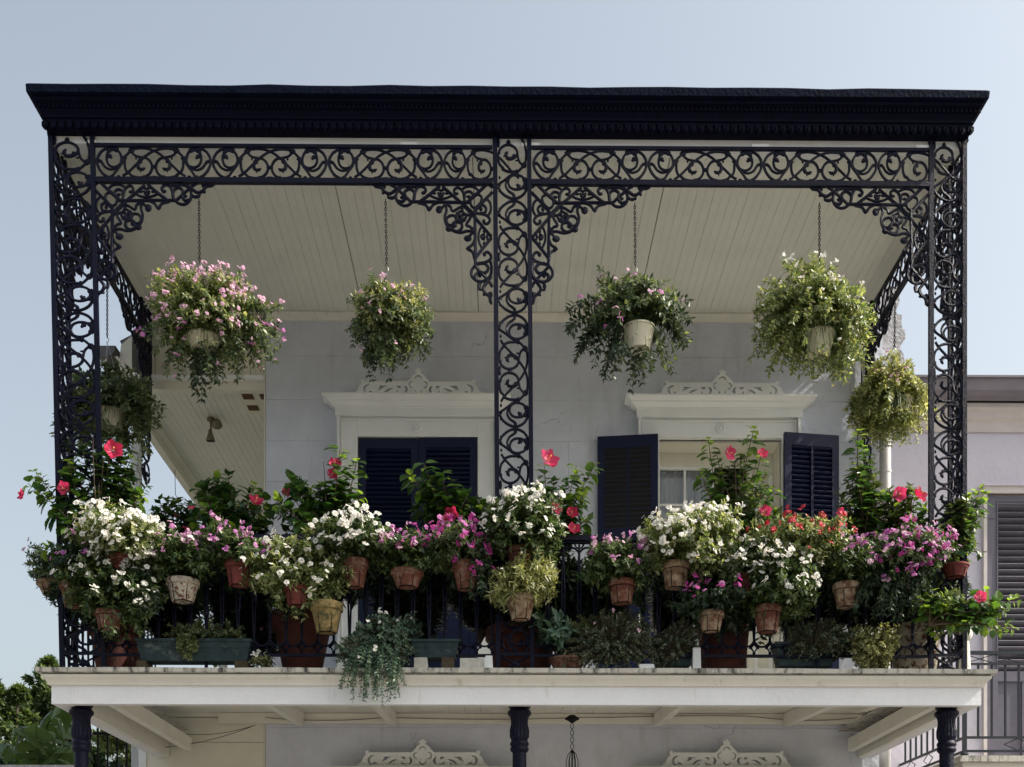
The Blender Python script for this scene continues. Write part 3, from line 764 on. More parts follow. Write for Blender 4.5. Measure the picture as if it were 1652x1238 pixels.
# ------------------------------------------------------------------ cast columns below
def cast_column(px, label):
    x = WX(px, 7.97); k = 7.97 / FPX
    t = thing('cast_iron_column', label, 'column', (x, 7.97, .12), 'cast iron columns holding up the gallery')
    prof = [(1137,17.5),(1140,17.5),(1141,15.5),(1144,15.5),(1147,19),(1151,19),(1155,15.2),(1159,13.8),(1167,13.6),(1177,15.8),(1187,15.6),(1194,12.4)]
    pr = [(r * k, WZ(y + 2, 7.97)) for y, r in prof]
    part('capital', MB().lathe(pr, (x, 7.97, 0), 36, flute=(6, 10)), 'iron', t)
    pr = [(12.6,1193),(14,1195),(15.3,1198),(15,1201),(12.8,1203),(14.5,1205),(15.2,1208),(13.5,1211),(11.2,1213)]
    part('collar', MB().lathe([(r * k, WZ(y + 2, 7.97)) for r, y in pr], (x, 7.97, 0), 32), 'iron', t, smooth=True)
    part('shaft', MB().lathe([(11.2 * k, WZ(1215, 7.97)), (12.2 * k, .6)], (x, 7.97, 0), 28), 'iron', t, smooth=True)
    part('base', MB().lathe([(12.2*k, .6), (.075, .58), (.08, .5), (.07, .48), (.09, .2), (.1, .18), (.1, .12)], (x, 7.97, 0), 28), 'iron', t)
cast_column(131.5, 'left cast iron column with fluted capital, in front of the banana leaves')
cast_column(838, 'middle cast iron column with fluted capital, under the centre of the white fascia')
cast_column(1527, 'right cast iron column with fluted capital, in front of the neighbouring balcony')
ca = thing('cable', 'thin dark cables looping across the cream side wing under the gallery', 'cable', (WX(300, 10), 10.0, 3.0))
def sag(a, b, s, n=14):
    a = Vector(a); b = Vector(b)
    return [a.lerp(b, i/n) - Vector((0, 0, s * 4 * (i/n) * (1 - i/n))) for i in range(n + 1)]
part('cable', MB().tube(sag(W(244,1175,10.0), W(412,1170,10.0), .07), .0028, 4), 'wire', ca)
part('cable', MB().tube(sag(W(231,1207,10.0), W(412,1170,10.0), .05), .0028, 4), 'wire', ca)
part('conduit', MB().tube([W(219,1155,9.9), W(220,1195,9.9), W(231,1205,10.0), W(231,1212,10.0)], .007, 6), 'wire', ca)
ca2 = thing('cable', 'loose cable strung along the ledger above the lower wall', 'cable', (WX(800, 10.07), 10.07, 3.4))
pts = []
for a, b, s in ((428, 640, .03), (640, 980, .02), (980, 1230, -.01), (1230, 1400, .03)):
    pts += sag(W(a, 1158, 10.07), W(b, 1156, 10.07), s, 10)[:-1]
part('cable', MB().tube(pts, .003, 4), 'wire', ca2)
# hanging lantern
lp = W(923, 1160, 8.7)
la = thing('lantern', 'small wrought iron lantern hanging on a twisted chain below the gallery floor', 'lantern', tuple(lp))
part('canopy', MB().lathe([(.001, .03), (.02, .028), (.045, .01), (.058, 0), (.05, -.006), (.03, -.016), (.012, -.03), (.001, -.034)], tuple(lp), 20), 'wire', la, smooth=True)
part('hook', MB().tube([lp + Vector((0,0,.025)), lp + Vector((0,0,.3))], .004, 6), 'trim', la)
z = lp.z - .03; mbc = MB()
for k in range(4):
    for s_ in (1, -1):
        mbc.tube([(lp.x, lp.y, z), (lp.x + s_*.012, lp.y, z - .016), (lp.x + s_*.012, lp.y, z - .034), (lp.x, lp.y, z - .05)], .0028, 5)
    z -= .052
part('chain', mbc, 'wire', la)
cage = MB()
for k in range(6):
    a = k * math.pi / 3
    cage.tube([(lp.x + r*math.cos(a), lp.y + r*math.sin(a), z + dz) for r, dz in ((.004, 0), (.03, -.03), (.045, -.08), (.045, -.2), (.03, -.24))], .003, 5)
part('cage', cage, 'wire', la)
part('stem', MB().tube([(lp.x, lp.y, z + .002), (lp.x, lp.y, z - .2)], .006, 6), 'wire', la)
part('base_plate', MB().lathe([(.001, -.24), (.034, -.24), (.034, -.25), (.001, -.26)], (lp.x, lp.y, z), 12), 'wire', la)
# ------------------------------------------------------------------ ironwork
TR = .0097
def scroll_half(mb, S, mir=1):
    """left half of the frieze unit, crop coordinates -> (x along, z up), centre at x=0,z=0"""
    def Q(p): return (mir * (p[0] - 715) * S, 0, (262 - p[1]) * S)
    def C(pts, w=1.0, k=3, cl=False, taper=None):
        pp = crom([Q(p) for p in pts], k, cl)
        r = [TR * w] * len(pp)
        if taper: r = [TR * (taper[0] + (taper[1] - taper[0]) * i / (len(pp) - 1)) for i in range(len(pp))]
        mb.tube(pp, r, 5, not cl)
    C([(120,72),(50,120),(8,190),(-2,260),(22,340),(80,420),(150,462)], 1.05)
    C([(150,105),(122,170),(120,240),(150,300),(215,325),(280,295),(305,225),(290,150),(250,95)], .95)
    C([(20,235),(60,265),(100,325),(165,358),(225,345),(265,315)], taper=(1.1, .8))
    C([(425,105),(370,160),(335,205),(300,285),(235,375),(185,455)], .95)
    C([(430,95),(500,78),(600,76),(715,108),(820,175),(930,280),(1040,392),(1110,440)], .95)
    C([(430,125),(480,172),(540,190),(590,198)], .9)
    C([(345,225),(348,320),(372,385),(400,400),(450,445),(550,462),(640,430),(686,360),(684,280),(640,215),(580,198),(525,235),(508,300),(540,350),(575,350)], 1.0)
    C([(560,240),(520,262),(512,310),(530,348)], 1.3)
    B = lambda x, y, a, b, rot=0: mb.blob(Q((x, y)), a*S, .009, b*S, rot*mir)
    B(185, 85, 95, 34); B(150, 115, 40, 28, .6); B(235, 105, 38, 26, -.6)
    B(338, 203, 42, 30); B(430, 105, 46, 40, .4); B(385, 395, 34, 24); B(28, 245, 40, 24)
    B(568, 352, 34, 26); B(592, 338, 20, 16); B(545, 372, 12, 22)
    B(150, 178, 38, 30, .5); B(172, 196, 24, 22, -.4); B(100, 445, 24, 16, .5); B(270, 442, 24, 16); B(590, 440, 22, 14); B(490, 205, 14, 24)
    B(180, 448, 30, 26)
    return mb
def unit(L, full=True):
    S = L / 1465
    mb = scroll_half(MB(), S, 1)
    if full: scroll_half(mb, S, -1)
    def Q(p): return ((p[0] - 715) * S, 0, (262 - p[1]) * S)
    mb.blob(Q((715, 318)), 45*S, .009, 30*S); mb.blob(Q((715, 455)), 70*S, .009, 22*S); mb.blob(Q((715, 105)), 26*S, .009, 18*S)
    return mb
SU = .795
me_full = unit(SU).mesh('scroll_panel', 'iron')
me_half = unit(SU, False).mesh('scroll_panel', 'iron')          # left half
CU = (507 - 323) * YI / FPX
colu_full = unit(CU).mesh('scroll_panel', 'iron')
colu_half = unit(CU, False).mesh('scroll_panel', 'iron')
# crop height 405 units -> 405*S; the column is 50 px wide between bars
VROT = Matrix.Rotation(math.radians(90), 4, 'Y')                # x -> -z, z -> x

def bracket_mesh():
    S = 1 / 5.895 / (FPX / YI)
    mb = MB()
    def T(p, sw):
        a, b = p[0] - 35, p[1] - 70
        if sw: a, b = b, a
        return (a * S, 0, -b * S)
    def C(pts, w=1.0, k=3, sw=(0, 1), cl=False):
        for q in sw: mb.tube(crom([T(p, q) for p in pts], k, cl), TR * w * 1.12, 5, not cl)
    def B(x, y, a, b, rot=0, sw=(0, 1)):
        for q in sw: mb.blob(T((x, y), q), a*S, .009, b*S, rot if not q else math.pi/2 - rot)
    C([(45,560),(200,380),(330,240),(510,85)], 1.1, 1, (0,))
    C([(100,72),(190,160),(275,232)], 1.1, 1)
    C([(535,80),(630,160),(720,228)], 1.1, 1)
    C([(250,236),(420,236),(620,232),(810,232)], 1.1, 1)
    C([(190,150),(240,200),(240,260),(200,285),(150,240),(140,180),(190,150)], .9, 3, (0,))
    C([(160,130),(205,92),(270,85),(320,108)], .85)
    C([(300,228),(310,160),(330,115),(370,95),(402,125),(385,158)], .95); B(378,152,24,18)
    C([(240,205),(222,165),(250,132),(295,145),(300,190)], .95); B(262,180,24,18)
    C([(415,168),(480,198),(560,200),(645,165)], .85)
    C([(440,150),(490,112),(525,125),(560,112),(620,150)], .85); C([(500,140),(510,170),(527,178),(545,168),(550,140)], .8)
    B(527, 150, 16, 14); B(470,150,24,14); B(590,150,24,14)
    C([(690,150),(668,120),(700,86),(742,95),(770,150),(780,210),(830,262),(890,268),(940,225),(948,160),(915,105),(870,84),(800,82),(755,95)], 1.0); B(690,146,26,20)
    C([(785,225),(776,150),(820,110),(868,140),(862,190),(890,232),(935,225)], 1.1); B(890,190,26,20); B(880,160,16,16)
    C([(800,240),(880,165),(960,95),(1000,74)], 1.0, 2)
    C([(905,85),(960,125),(1010,158),(1060,140),(1090,100),(1150,88)], 1.1)
    B(1078, 92, 36, 24); B(1148, 86, 26, 14, .3); B(1075,150,14,18)
    C([(952,175),(985,200),(1030,190)], 1.0); B(992,196,28,20); B(1028,180,12,22)
    C([(440,262),(480,242),(540,236),(600,262),(638,312),(668,262),(745,240)], .95); B(637,300,10,26)
    B(542, 305, 34, 40); C([(480,250),(510,280),(545,300)], .95)
    C([(200,372),(250,305),(330,277),(412,320),(432,280),(482,246)], .95)
    C([(250,360),(300,350),(330,360),(325,395)], .9); B(318,400,34,26)
    C([(300,400),(330,420),(370,400),(365,350),(330,318),(300,345)], .9)
    C([(380,400),(400,362),(450,368),(475,410),(450,450),(400,445),(380,400)], .95)
    C([(482,250),(472,310),(488,370),(478,430),(450,480)], .95); B(450,492,30,26); B(480,402,16,14)
    C([(320,470),(340,430),(390,430),(420,470),(390,510),(340,500),(320,470)], .85, 3, (0,))
    B(365,370,28,28,0,(0,)); B(395,455,24,24,0,(0,))
    B(40,80,26,20)
    return mb.mesh('corner_bracket', 'iron')
brk = bracket_mesh()
MIRX = Matrix.Diagonal((-1, 1, 1, 1))
RZ90 = Matrix.Rotation(math.radians(90), 4, 'Z')
RZ90m = Matrix.Rotation(math.radians(-90), 4, 'Z')

ZB_, ZTOP = ZF + .002, 7.098
def trellis(px0, px1, label, side=None, lean=0.0):
    """scrollwork column between bars at px0..px1; side=-1/+1 adds the return panel along y"""
    xa, xb = WX(px0, YI), WX(px1, YI); xc = (xa + xb) / 2
    t = thing('iron_trellis_column', label, 'column', (xc, YI, ZTOP), 'scrollwork iron columns of the upper gallery', rot=(0, lean, 0))
    base = LOC[t.name]
    part('bar', MB().box(xa - .016, xa + .016, YI - .014, YI + .014, ZB_, ZTOP), 'iron', t)
    part('bar', MB().box(xb - .015, xb + .015, YI - .014, YI + .014, ZB_, ZTOP), 'iron', t)
    wdt = xb - xa - .03
    fx = wdt / (405 * CU / 1465) * .99
    def col(place):
        zc = WZ(231, YI)
        place(colu_half, zc, True)
        for k in range(4):
            place(colu_full, WZ(414.6, YI) - k * CU, False)
    def pl(me, z, top, bottom=False):
        R = VROT.copy()
        if top: R = VROT @ MIRX                # lower half only
        inst('scroll_panel', me, t, (xc + .003, YI, z), R @ Matrix.Diagonal((1, 1, fx, 1)))
    col(pl)
    if side is not None:
        xo = xa if side < 0 else xb
        part('bar', MB().box(xo - .014, xo + .014, YI + .235, YI + .263, ZB_, ZTOP), 'iron', t)
        part('bar', MB().box(xo - .008, xo + .008, YI + .115, YI + .131, ZB_, ZTOP), 'iron', t)
        def pl2(me, z, top, bottom=False):
            R = VROT.copy()
            if top: R = VROT @ MIRX
            inst('scroll_panel', me, t, (xo, YI + .125, z), RZ90 @ R @ Matrix.Diagonal((1, 1, fx * .95, 1)))
        col(pl2)
    for z in (ZB_ + .02,):
        part('foot_plate', MB().box(xa - .03, xb + .03, YI - .03, YI + .03, ZF + .001, ZF + .012), 'iron', t)
    zz0, zz1 = ZB_ + .01, WZ(1056, YI) - .012
    part('foot_scroll', MB().tube([(xa + .02, YI, zz0), (xb - .02, YI, zz1)], .007, 5).tube([(xa + .02, YI + .001, zz1), (xb - .02, YI + .001, zz0)], .007, 5).blob((xc, YI, (zz0+zz1)/2), .03, .01, .03), 'iron', t)
    part('cross_bar', MB().box(xa + .017, xb - .017, YI - .010, YI + .010, WZ(1056, YI) - .010, WZ(1056, YI) + .010), 'iron', t)
trellis(82, 149, 'left corner scrollwork iron column against the sky', -1, lean=math.radians(-1.25))
trellis(798.5, 853.5, 'middle scrollwork iron column between the two doors', None, lean=math.radians(-.35))
trellis(1502, 1555.5, 'right corner scrollwork iron column with the neighbouring shutters behind', 1)

def frieze(label, x0, x1, y0=None, y1=None, side=False, rev=False):
    L_ = (x1 - x0) if not side else (y1 - y0)
    loc = ((x0 + x1) / 2, YI, (Z_RAILTOP + Z_FR0) / 2) if not side else (x0, (y0 + y1) / 2, (Z_RAILTOP + Z_FR0) / 2)
    t = thing('iron_frieze', label, 'ironwork', loc, 'scrollwork iron friezes under the eaves')
    if not side:
        part('rail', MB().box(x0, x1, YI - .010, YI + .010, WZ(241, YI), Z_RAILTOP), 'iron', t)
        part('rail', MB().box(x0, x1, YI - .016, YI + .016, WZ(299, YI), WZ(291, YI)), 'iron', t)
    else:
        part('rail', MB().box(x0 - .010, x0 + .010, y0, y1, WZ(241, YI), Z_RAILTOP), 'iron', t)
        part('rail', MB().box(x0 - .016, x0 + .016, y0, y1, WZ(299, YI), WZ(291, YI)), 'iron', t)
    zc = (WZ(241, YI) + WZ(291, YI)) / 2
    U = SU; k = 0; pos = 0.008
    R = RZ90 if side else Matrix()
    while pos + U <= L_ + .01:
        c = pos + U / 2
        p = (x0 + c, YI, zc) if not side else (x0, y0 + c, zc)
        inst('scroll_panel', me_full, t, p, R @ Matrix.Diagonal((1, 1, .96, 1))); pos += U
    rem = L_ - pos
    if rem > .25:
        f = min(1.0, rem / (U / 2)); c = pos + U / 2 * f
        p = (x0 + c, YI, zc) if not side else (x0, y0 + c, zc)
        inst('scroll_panel', me_half, t, p, R @ Matrix.Diagonal((f, 1, .96, 1)))
    return t
xa1, xb1 = WX(149, YI) + .016, WX(798.5, YI) - .017
xa2, xb2 = WX(853.5, YI) + .016, WX(1502, YI) - .017
f1 = frieze('scrollwork iron frieze over the left bay', xa1, xb1)
f2 = frieze('scrollwork iron frieze over the right bay', xa2, xb2)
f3 = frieze('scrollwork iron frieze along the left end of the gallery', XL, XL, YI + .265, 10.14, True)
f4 = frieze('scrollwork iron frieze along the right end of the gallery', XR, XR, YI + .265, 10.14, True)
zk = WZ(299.5, YI)
for t, x, m in ((f1, xa1, False), (f1, xb1, True), (f2, xa2, False), (f2, xb2, True)):
    inst('corner_bracket', brk, t, (x, YI, zk), MIRX if m else Matrix())
for t, x in ((f3, XL), (f4, XR)):
    inst('corner_bracket', brk, t, (x, YI + .265, zk), RZ90)
    inst('corner_bracket', brk, t, (x, 10.13, zk), RZ90 @ MIRX)

# wall pilasters of the end ironwork
for x, lab in ((XL, 'narrow scrollwork iron half column on the wall at the left end'), (XR, 'narrow scrollwork iron half column on the wall at the right end')):
    t = thing('iron_half_column', lab, 'column', (x, 10.1, ZTOP))
    part('bar', MB().box(x - .012, x + .012, 10.115, 10.14, WZ(640, 10.13), ZTOP), 'iron', t)
    part('bar', MB().box(x - .012, x + .012, 9.87, 9.89, WZ(640, 10.13) + .25, ZTOP), 'iron', t)
    for k in range(2):
        inst('scroll_panel', colu_full, t, (x, 10.0, 6.72 - k * CU), RZ90 @ VROT)
    part('scroll_foot', MB().tube(crom([(x, 9.88, WZ(640, 10.13) + .25), (x, 9.90, WZ(640, 10.13) + .12), (x, 10.0, WZ(640, 10.13) + .02), (x, 10.12, WZ(640, 10.13))], 4), .02, 6), 'iron', t)

# railing
zr0, zr1 = WZ(1056, YI), WZ(873, YI)
def loop_unit():
    mb = MB(); w = .0545; H = zr1 - zr0
    top, bot = H - .10, .11
    pts = []
    n = 8
    for k in range(n + 1):
        a = math.pi * k / n; pts.append((w*.96 * math.cos(a), 0, top + w * math.sin(a)))
    for zz_ in (.5, ): pts.append((-w * .80, 0, bot + (top - bot) * zz_))
    for k in range(n + 1):
        a = math.pi + math.pi * k / n; pts.append((w*.96 * math.cos(a), 0, bot + w * math.sin(a)))
    pts.append((w * .80, 0, bot + (top - bot) * .5))
    mb.tube(crom(pts, 2, True), .0075, 5, False)
    x = w
    mb.tube([(x, 0, bot - .035), (x + .022, 0, bot - .062), (x, 0, bot - .095), (x - .022, 0, bot - .062), (x, 0, bot - .035)], .008, 5)
    mb.blob((x, 0, bot - .03), .014, .009, .012); mb.blob((x + .027, 0, bot - .062), .010, .009, .010)
    mb.blob((x - .027, 0, bot - .062), .010, .009, .010); mb.blob((x, 0, bot - .1), .012, .009, .014)
    mb.blob((x, 0, H * .5), .012, .009, .03)
    mb.tube([(x, 0, top + .01), (x, 0, H - .012)], .007, 5)
    mb.tube(crom([(x - .035, 0, H - .012), (x - .022, 0, H - .04), (x, 0, H - .05), (x + .022, 0, H - .04), (x + .035, 0, H - .012)], 2), .006, 5)
    mb.blob((x, 0, top + .03), .018, .009, .014)
    return mb.mesh('railing_loop', 'iron')
lu = loop_unit()
def railing(label, x0, x1, y0=None, y1=None):
    side = y0 is not None
    loc = ((x0 + x1)/2, YI, zr0) if not side else (x0, (y0 + y1)/2, zr0)
    t = thing('iron_railing', label, 'railing', loc, 'cast iron railings of the upper gallery')
    def R(z0, z1, h, nm_='rail'):
        if side: part(nm_, MB().box(x0 - h, x0 + h, y0, y1, z0, z1), 'iron', t)
        else: part(nm_, MB().box(x0, x1, YI - h, YI + h, z0, z1), 'iron', t)
    R(zr1 - .002, zr1 + .032, .030, 'handrail'); R(zr1 - .016, zr1 - .0025, .016); R(zr0 - .018, zr0, .012)
    L_ = (y1 - y0) if side else (x1 - x0); n = round(L_ / .109); st = L_ / n
    for i in range(n):
        c = (i + .5) * st
        p = (x0 + c, YI, zr0) if not side else (x0, y0 + c, zr0)
        inst('railing_loop', lu, t, p, (RZ90 if side else Matrix()) @ Matrix.Diagonal((st/.109, 1, 1, 1)))
    for q in (.28, .72):
        p = (x0 + q*L_) if not side else y0 + q*L_
        mb = MB().box(p - .01, p + .01, YI - .009, YI + .009, ZF, zr0 - .018) if not side else MB().box(x0 - .009, x0 + .009, p - .01, p + .01, ZF, zr0 - .018)
        part('foot', mb, 'iron', t)
railing('cast iron railing across the left bay behind the flower pots', xa1, xb1)
railing('cast iron railing across the right bay behind the flower pots', xa2, xb2)
railing('cast iron railing closing the left end of the gallery', WX(92, YI), WX(92, YI), YI + .265, 10.14)
railing('cast iron railing closing the right end of the gallery', XR, XR, YI + .265, 10.14)

# ------------------------------------------------------------------ neighbour on the right
nh = thing('neighbouring_house', 'lavender stuccoed house with mauve gutter and mauve louvred shutters on the right', 'house', (6, YW, 0))
NX0, NX1 = HX1 + .002, 10.5
YN = YW + .03
zn = WZ(690, YN)
nd0 = WX(1590, YN)
nd1 = nd0 + 1.35
ztn = WZ(795, YN)
part('wall', MB().box(NX0, nd0, YN, YN + .3, .12, zn), 'nwall', nh)
part('wall', MB().box(nd1, NX1, YN, YN + .3, .12, zn), 'nwall', nh)
part('wall', MB().box(nd0, nd1, YN, YN + .3, ztn, zn), 'nwall', nh)
part('wall', MB().box(nd0, nd1, YN, YN + .3, .12, 2.9), 'nwall', nh)
gx0 = WX(1461, YN) 
mk = lambda y0_, y1_, d: MB().box(gx0, NX1 + .2, YN - d, YN - .001, y0_, y1_)
part('cornice', MB().extrude_x([(YN - .001, zn - .03), (YN - .02, zn - .03), (YN - .03, zn + .01), (YN - .03, zn + .05), (YN - .06, zn + .075), (YN - .07, zn + .13), (YN - .10, zn + .15), (YN - .10, zn + .19), (YN - .001, zn + .19)], gx0, NX1 + .2), 'ntrim', nh)
zg0, zg1 = WZ(638, YN - .2), WZ(605, YN - .2)
part('gutter_shadow_board', MB().box(gx0, NX1 + .2, YN - .13, YN - .001, zn + .192, zg0), 'ngut', nh)
part('gutter', MB().extrude_x([(YN - .13, zg0), (YN - .19, zg0 + .02), (YN - .21, zg0 + .06), (YN - .22, zg1 - .02), (YN - .235, zg1 - .018), (YN - .235, zg1), (YN - .001, zg1), (YN - .001, zg0)], gx0, NX1 + .2), 'ngut', nh)
part('roof', MB().add([(gx0, YN - .15, zg1), (NX1 + .2, YN - .15, zg1), (NX1 + .2, 18, zg1 + 1.2), (gx0, 18, zg1 + 1.2)], [(0,1,2,3)]), 'roofing', nh)
part('door_casing', MB().box(nd0 - .03, nd0, YN - .035, YN + .02, 2.9, ztn + .06), 'ntrim', nh)
part('door_casing', MB().box(nd0, nd1, YN - .035, YN + .02, ztn, ztn + .06), 'ntrim', nh)
part('door_casing', MB().box(nd1, nd1 + .06, YN - .035, YN + .02, 2.9, ztn + .06), 'ntrim', nh)
part('door_hood', MB().box(nd0 - .05, nd1 + .08, YN - .05, YN, ztn + .061, ztn + .075), 'nwall', nh)
nlv = MB().box(0, .46, -.028, .028, -.004, .004).mesh('louvre', 'nshut')
for k, x0_ in enumerate((nd0 + .012, nd0 + .012 + .67)):
    w_ = .655; zb_ = 2.93; h_ = ztn - .02 - zb_
    mb = MB().box(0, .095, -.04, 0, 0, h_).box(w_ - .095, w_, -.04, 0, 0, h_).box(.095, w_ - .095, -.039, -.001, 0, .10).box(.095, w_ - .095, -.039, -.001, h_ - .075, h_)
    zl = WZ(1082, YN) - zb_
    mb.box(.095, w_ - .095, -.039, -.001, zl - .09, zl)
    s_ = inst('shutter', mb.mesh('shutter', 'nshut'), nh, (x0_, YN + .03, zb_))
    def sub(nm_, me, p, rot=(0,0,0)):
        c = bpy.data.objects.new(nm_, me); COL.objects.link(c); c.parent = s_
        c.matrix_local = Matrix.Translation(p) @ Euler(rot).to_matrix().to_4x4()
    n = int((h_ - .075 - zl) / .0555)
    for i in range(n):
        sub('louvre', nlv, (.0975, -.02, zl + (i + .5) * (h_ - .075 - zl) / n), (math.radians(-40), 0, 0))
    sub('backing', MB().box(.0955, w_ - .0955, -.004, -.002, zl, h_ - .076).mesh('backing', 'dark'), (0, 0, 0))
    sub('panel', MB().box(.0955, w_/2 - .015, -.022, -.012, .101, zl - .091).box(w_/2 + .015, w_ - .0955, -.022, -.012, .101, zl - .091).box(w_/2 - .015, w_/2 + .015, -.036, -.012, .101, zl - .091).mesh('panel', 'nshut'), (0, 0, 0))
    sub('bead', MB().box(.083, .093, -.046, -.0405, zl, h_ - .05).box(.083, w_ - .083, -.046, -.0405, h_ - .05, h_ - .04).mesh('bead', 'nshut'), (0, 0, 0))
    for zz_ in (.3, h_ - .2):
        sub('hinge', MB().box(-.01, .07, -.045, -.0405, zz_, zz_ + .03).mesh('hinge', 'nshut'), (0, 0, 0))
# downspout between the houses
ds = thing('downspout', 'pale round downspout running down between the grey and lavender walls', 'pipe', (WX(1427, 10.05), 10.05, .1))
xp = WX(1428, 10.05)
part('pipe', MB().tube([(xp, 10.05, .12), (xp, 10.05, WZ(690, 10.05)), (xp - .03, 10.06, WZ(665, 10.05)), (WX(1401, 10.07), 10.07, WZ(625, 10.05)), (WX(1399, 10.07), 10.07, WZ(560, 10.05))], .05, 20), 'pipe', ds, smooth=True)
for py_ in (760, 1000):
    part('strap', MB().lathe([(.051, -.012), (.054, -.012), (.054, .012), (.051, .012)], (xp, 10.05, WZ(py_, 10.05)), 20), 'pipe', ds)

# neighbouring balcony
YB = 8.75
nbk = thing('balcony', 'neighbouring balcony floor with a pale weathered edge at the lower right', 'balcony', (6, YB, 2.9))
bx0 = WX(1566, YB); zfl = WZ(1221, YB)
part('floor', MB().box(bx0 - .12, NX1, YB - .09, YN - .002, zfl - .045, zfl), 'edge', nbk)
part('floor_beam', MB().box(bx0 - .08, NX1, YB - .05, YN - .002, zfl - .25, zfl - .046), 'crown', nbk)
nr = thing('iron_railing', 'grey green iron railing with plain bars and diamonds on the neighbouring balcony', 'railing', (bx0, YB, zfl))
zt_, zt2_, zb2_, zb_ = WZ(1052, YB), WZ(1070, YB), WZ(1189, YB), WZ(1211, YB)
zmid = WZ(1068, YB)
xpst = WX(1556, YB)
part('post', MB().box(xpst - .014, xpst + .014, YB - .014, YB + .014, zfl, zt_ + .02), 'nrail', nr)
part('post_foot', MB().lathe([(.014, .04), (.03, .03), (.032, .02), (.016, .01), (.016, 0)], (xpst, YB, zfl), 10), 'nrail', nr)
for z_, h_ in ((zt_, .014), (zt2_, .007), (zb2_, .009), (zb_, .009)):
    part('rail', MB().box(xpst + .0145, NX1, YB - .01, YB + .01, z_ - h_, z_ + h_), 'nrail', nr)
bm_ = MB().box(-.007, .007, -.007, .007, 0, zt2_ - zb2_ - .018).mesh('bar', 'nrail')
x = xpst + .105; k = 0
while x < 9.5:
    inst('bar', bm_, nr, (x, YB, zb2_ + .0095)); x += .104
dm = MB(); x = xpst + .015
while x < 9.5:
    dm.bar((x, YB, zt2_ + .008), (x + .21, YB, zt_ - .012), .006, .006).bar((x, YB + .007, zt_ - .012), (x + .21, YB + .007, zt2_ + .008), .006, .006)
    x += .21
part('cross_lattice', dm, 'nrail', nr)
dmm = MB().tube([(-.105, 0, 0), (0, 0, .045), (.105, 0, 0), (0, 0, -.045), (-.105, 0, 0)], .004, 5).mesh('diamond', 'nrail')
x = xpst + .41
while x < 9.5:
    inst('diamond', dmm, nr, (x, YB, (zb_ + zb2_) / 2)); x += .29
part('rail', MB().box(xpst - .009, xpst + .009, YB + .015, YN - .002, zt_ - .014, zt_ + .014).box(xpst - .009, xpst + .009, YB + .015, YN - .002, zb2_ - .009, zb2_ + .009).box(xpst - .009, xpst + .009, YB + .015, YN - .002, zb_ - .009, zb_ + .009), 'nrail', nr)
y = YB + .12
while y < YN - .05:
    inst('bar', bm_, nr, (xpst, y, zb2_ + .0095)); y += .13
y = YB + .35
while y < YN - .1:
    inst('diamond', dmm, nr, (xpst, y, (zb_ + zb2_) / 2), RZ90); y += .4
# ------------------------------------------------------------------ plants
def leaves_mesh(name, P, D, N, L, Wd, mname, fold=.18, droop=.12):
    P = np.asarray(P, float); D = np.asarray(D, float); N = np.asarray(N, float)
    L = np.asarray(L, float)[:, None]; Wd = np.asarray(Wd, float)[:, None]
    D /= np.linalg.norm(D, axis=1, keepdims=True) + 1e-9
    N = N - D * (N * D).sum(1, keepdims=True); N /= np.linalg.norm(N, axis=1, keepdims=True) + 1e-9
    S = np.cross(D, N); n = len(P)
    v = np.stack([P, P + D*L*.45 - N*Wd*fold, P + D*L*.42 + S*Wd*.5, P + D*L*.42 - S*Wd*.5, P + D*L - N*L*droop,
                  ], 1).reshape(-1, 3)
    base = np.arange(n)[:, None] * 5
    f = (base[:, None, :] + np.array([[0,3,1],[0,1,2],[1,3,4],[1,4,2]])[None]).reshape(-1, 3)
    me = bpy.data.meshes.new(name)
    me.vertices.add(n*5); me.vertices.foreach_set('co', v.ravel())
    me.loops.add(len(f)*3); me.loops.foreach_set('vertex_index', f.ravel())
    me.polygons.add(len(f)); me.polygons.foreach_set('loop_start', np.arange(0, len(f)*3, 3)); me.polygons.foreach_set('loop_total', np.full(len(f), 3))
    me.materials.append(M[mname]); me.update(); me.validate()
    return me

def petal_flower(name, mname, r=.5, npet=5, cup=.12, wid=.9, eye='eye', seg=3, twist=.0, ruffle=0.0, seed=0):
    """flat blossom facing +z, unit radius"""
    rr = random.Random(seed); mb = MB(); nf = []
    for k in range(npet):
        a = 2*math.pi*k/npet; ca, sa = math.cos(a), math.sin(a)
        pr = [(0, 0, .02)]
        w = wid * math.sin(math.pi/npet)
        pts = [(.10, 0), (.40, w*.50), (.78, w), (1.0, w*.62), (.90, 0), (1.0, -w*.62), (.78, -w), (.40, -w*.50)]
        vs = [(x*ca - y*sa, x*sa + y*ca, cup*x*x + .03*(k % 2) + rr.uniform(-ruffle, ruffle)*x + twist*y) for x, y in pts]
        vs.append((.5*ca, .5*sa, cup*.18 + .03*(k % 2)))
        mb.add(vs, [(8, i, (i+1) % 8) for i in range(8)])
    npf = len(mb.f)
    mb.blob((0, 0, .04), .07, .07, .05)
    me = mb.mesh(name, [mname, eye], recalc=False)
    for i, p in enumerate(me.polygons): p.material_index = 0 if i < npf else 1
    return me
BL = {k: petal_flower('blossom', 'pt_' + k, wid=.80, cup=-.14, ruffle=.2, seed=i) for i, k in enumerate(('white', 'pink', 'mauve', 'magenta', 'red'))}
HB = petal_flower('blossom', 'pt_hib', cup=.85, wid=1.2, ruffle=.3, twist=.35, eye='pt_red', seed=4)
STAM = MB().tube([(0,0,0),(.03,0,.45),(.06,.02,.8)], [.06,.05,.08], 6).blob((.07,.02,.85), .12, .12, .12).mesh('stamen', 'stamen')
